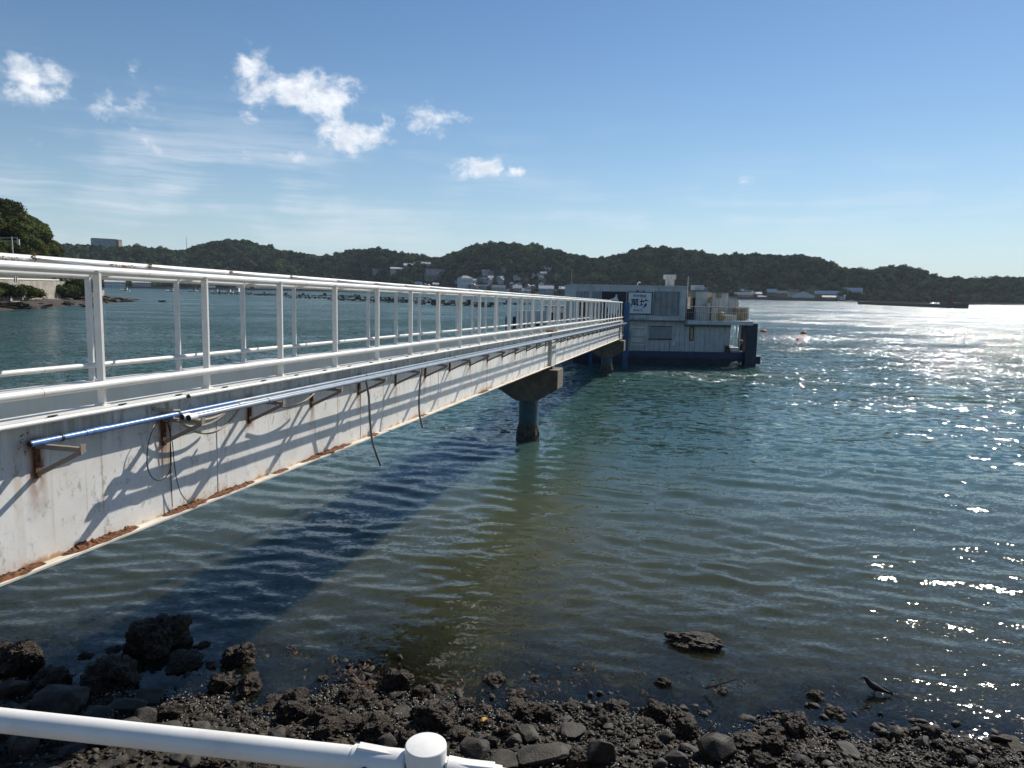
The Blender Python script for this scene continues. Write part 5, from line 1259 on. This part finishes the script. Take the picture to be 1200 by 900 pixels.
# sea weed wisps and a leaf
def weed(px, py, wpx, hpx, n):
    m = MB()
    for _ in range(n):
        p = at(px + random.gauss(0, wpx / 2), py + random.gauss(0, hpx / 2), .04); z = max(gz(p[0], p[1]), -.03) + .03; a = random.uniform(0, 6.28); L = random.uniform(.03, .09); w = .012
        d = Vector((math.cos(a), math.sin(a), random.uniform(-.1, .5))) * L; sd_ = Vector((-math.sin(a), math.cos(a), .2)) * w; b = Vector((p[0], p[1], z))
        m.add([b - sd_, b + sd_, b + d * .6 + sd_ * 1.2 + Vector((0, 0, .01)), b + d, b + d * .6 - sd_ * 1.2], [(0, 1, 2, 3, 4)])
    return m
weedm = MB()
for q in ((420, 788, 40, 14, 90), (425, 806, 20, 6, 50), (345, 762, 16, 6, 30), (610, 812, 30, 8, 50), (640, 800, 60, 20, 50), (560, 760, 70, 26, 40), (850, 800, 30, 8, 40), (530, 800, 30, 10, 40), (690, 780, 16, 8, 30), (745, 790, 40, 12, 40)):
    w_ = weed(*q); weedm.add(w_.v, w_.f)
tag(weedm.build('seaweed', M['weed']), kind='stuff')
p = at(566, 829.5, .4); m = MB(); m.add([(-.05, 0, .0), (-.01, -.03, .015), (.05, -.012, .0), (.075, .01, .02), (.04, .035, .012), (-.01, .03, .02)], [(0, 1, 2, 3, 4, 5)])
o = m.build('leaf', M['leaf']); o.location = (p[0], p[1], gz(p[0], p[1]) + .14); o.rotation_euler = (.5, .1, .4); tag(o, 'single bright orange leaf lying on the shore stones', 'leaf')
# driftwood
def stick(pts, r, label):
    P = [at(*q) for q in pts]; c = P[0]; m = MB(); m.path([Vector(q - c) for q in P], [r * a for a in np.linspace(1, .55, len(P))], 7)
    o = m.build('driftwood', M['stick'], smooth=True); o.location = tuple(c); return tag(o, label, 'driftwood')
stick([(1078, 851, .10), (1090, 855.5, .14), (1101, 859.5, .09), (1110, 863, .05)], .05, 'dark driftwood branch lying in the glitter at the right shore')
stick([(1120, 868, .08), (1135, 876, .14), (1150, 886, .1)], .035, 'smaller dark branch below the driftwood at the right shore')
stick([(826, 806.5, .08), (840, 803, .2), (862, 796, .3)], .018, 'thin pale stick leaning on the rock in the shallows')

# ------------------------------------------------------------------ crow with a strand hanging from its beak
cp_ = at(1023.5, 811, .03)
crow = empty('crow', (cp_[0], cp_[1], max(gz(cp_[0], cp_[1]), -.02) + .02), 'black crow standing at the water edge with something in its beak', 'crow', rz=PI - math.atan2(cp_[0], cp_[1]) * .55)
sp = [(-.305, .050, .008, .004), (-.285, .052, .026, .008), (-.22, .068, .030, .013), (-.165, .082, .036, .024), (-.11, .096, .047, .038), (-.055, .112, .058, .052), (0., .130, .063, .060), (.035, .148, .060, .058), (.064, .172, .050, .050), (.088, .200, .039, .040), (.108, .226, .033, .035), (.128, .247, .031, .032), (.148, .258, .029, .029), (.166, .254, .022, .022), (.176, .247, .013, .013), (.180, .243, .004, .004)]
ns = 20; vs = []
for i, (x, z, ry, rzz) in enumerate(sp):
    x0, z0 = sp[max(i - 1, 0)][:2]; x1, z1 = sp[min(i + 1, len(sp) - 1)][:2]; t = Vector((x1 - x0, 0, z1 - z0)).normalized(); u = Vector((-t.z, 0, t.x))
    for k in range(ns):
        a = 2 * PI * k / ns; ruff = 1 + .05 * noise.noise(Vector((x * 40, math.cos(a) * 3, math.sin(a) * 3)))
        vs.append(tuple(Vector((x, 0, z)) + u * rzz * math.sin(a) * ruff + Vector((0, ry * math.cos(a) * ruff, 0))))
fs = [(i * ns + k, i * ns + (k + 1) % ns, (i + 1) * ns + (k + 1) % ns, (i + 1) * ns + k) for i in range(len(sp) - 1) for k in range(ns)] + [tuple(range(ns)), tuple((len(sp) - 1) * ns + k for k in range(ns))]
m = MB(); m.add(vs, fs); m.build('body', M['feather'], crow, True)
for s in (-1, 1):                            # folded wings lie along the back and reach over the tail
    m = MB(); W_ = [(.055, .165, .052), (.02, .150, .064), (-.05, .128, .062), (-.12, .105, .050), (-.19, .082, .036), (-.255, .060, .018), (-.29, .050, .006)]; vv = []
    for x, z, y in W_: vv += [(x, s * (y + .004), z + .022), (x, s * (y + .010), z), (x - .01, s * y, z - .024), (x, s * (y - .014), z)]
    ff = [(4 * i + k, 4 * i + (k + 1) % 4, 4 * i + 4 + (k + 1) % 4, 4 * i + 4 + k) for i in range(len(W_) - 1) for k in range(4)] + [(0, 1, 2, 3), tuple(4 * (len(W_) - 1) + k for k in (3, 2, 1, 0))]
    m.add(vv, ff); m.build('wing', M['feather'], crow, True)
    m = MB(); m.path([(-.01, s * .028, .085), (-.022, s * .03, .048), (-.004, s * .03, .006)], [.014, .007, .0055], 7)
    for a in (-.5, 0, .5): m.path([(-.004, s * .03, .006), (.035 * math.cos(a), s * .03 + .035 * math.sin(a), .004)], [.005, .003], 5)
    m.path([(-.004, s * .03, .006), (-.035, s * .03, .004)], [.005, .003], 5); m.build('leg', M['feather'], crow, True)
    m = MB(); m.cyl((.158, s * .019, .262), (.158, s * .025, .262), .0045, seg=8); m.build('eye', M['glassdark'], crow)
m = MB(); m.path([(.168, 0, .252), (.192, 0, .246), (.212, 0, .232), (.220, 0, .220)], [.014, .011, .006, .001], 10); m.build('beak', M['feather'], crow, True)
m = MB(); m.path([(.210, .0, .228), (.214, .004, .205), (.208, -.004, .18), (.204, .002, .165)], [.003, .0028, .0026, .002], 6)
st_ = m.build('prey_strand', M['weed'], smooth=True); st_.matrix_world = Matrix.Translation(crow.location) @ Matrix.Rotation(crow.rotation_euler.z, 4, 'Z'); tag(st_, 'thin dark strand hanging from the beak of the crow', 'strand')

# rocks along the headland shore
hp = []
for k in range(64):
    seg = random.random(); y = random.uniform(165, 296); xs = np.linspace(-260, -100, 800); sdv = head_sd(xs, np.full_like(xs, y)); d = random.uniform(-3., 9.); x = xs[np.argmin(np.abs(sdv - d))]
    o = link('coast_rock', STN[k % 8]); s = random.uniform(1.0, 3.4); o.scale = (s * 1.3, s, s * .7); o.rotation_euler = (random.uniform(-.3, .3), random.uniform(-.3, .3), random.uniform(0, 6)); o.location = (x, y, float(head_z(np.array([x]), np.array([y]))[0]) + s * .05)
    tag(o, 'dark boulder on the rocky beach below the headland wall', 'rock', 'boulders along the headland beach')
for k, (px, py, s) in enumerate(((10, 361, 6), (103, 359, 2.2), (135, 353.2, 3.), (142, 353, 2.4), (150, 352.8, 2.6), (126, 353.5, 3.4), (190, 353.2, 1.6), (116, 353.5, 3.6))):
    p = at(px, py, .2); o = link('coast_rock', CRK[k % 6]); o.scale = (s * 1.6, s, s * .7); o.location = (p[0], p[1], .15)
    tag(o, ('flat black rock at the left picture edge off the headland beach', 'lone rock awash before the headland behind the first post', 'rock in the chain off the headland tip, third from its end', 'rock in the chain off the headland tip, second from its end', 'last rock at the end of the chain off the headland tip', 'rock at the root of the chain off the headland tip', 'tiny rock awash far right of the headland tip', 'broad rock on the headland tip')[k], 'rock')

# ------------------------------------------------------------------ humid summer air over the bay
hz = MB(); hz.box(-1700, 1700, -120, 2050, -10.5, 118)
hz_mat, n, out = material('humid_air')
pv = n.n('ShaderNodeVolumePrincipled', i={'Color': (.72, .85, 1., 1), 'Density': .00005, 'Anisotropy': .2}); n.link(pv.outputs[0], out.inputs['Volume'])
tag(hz.build('haze', hz_mat), kind='stuff')
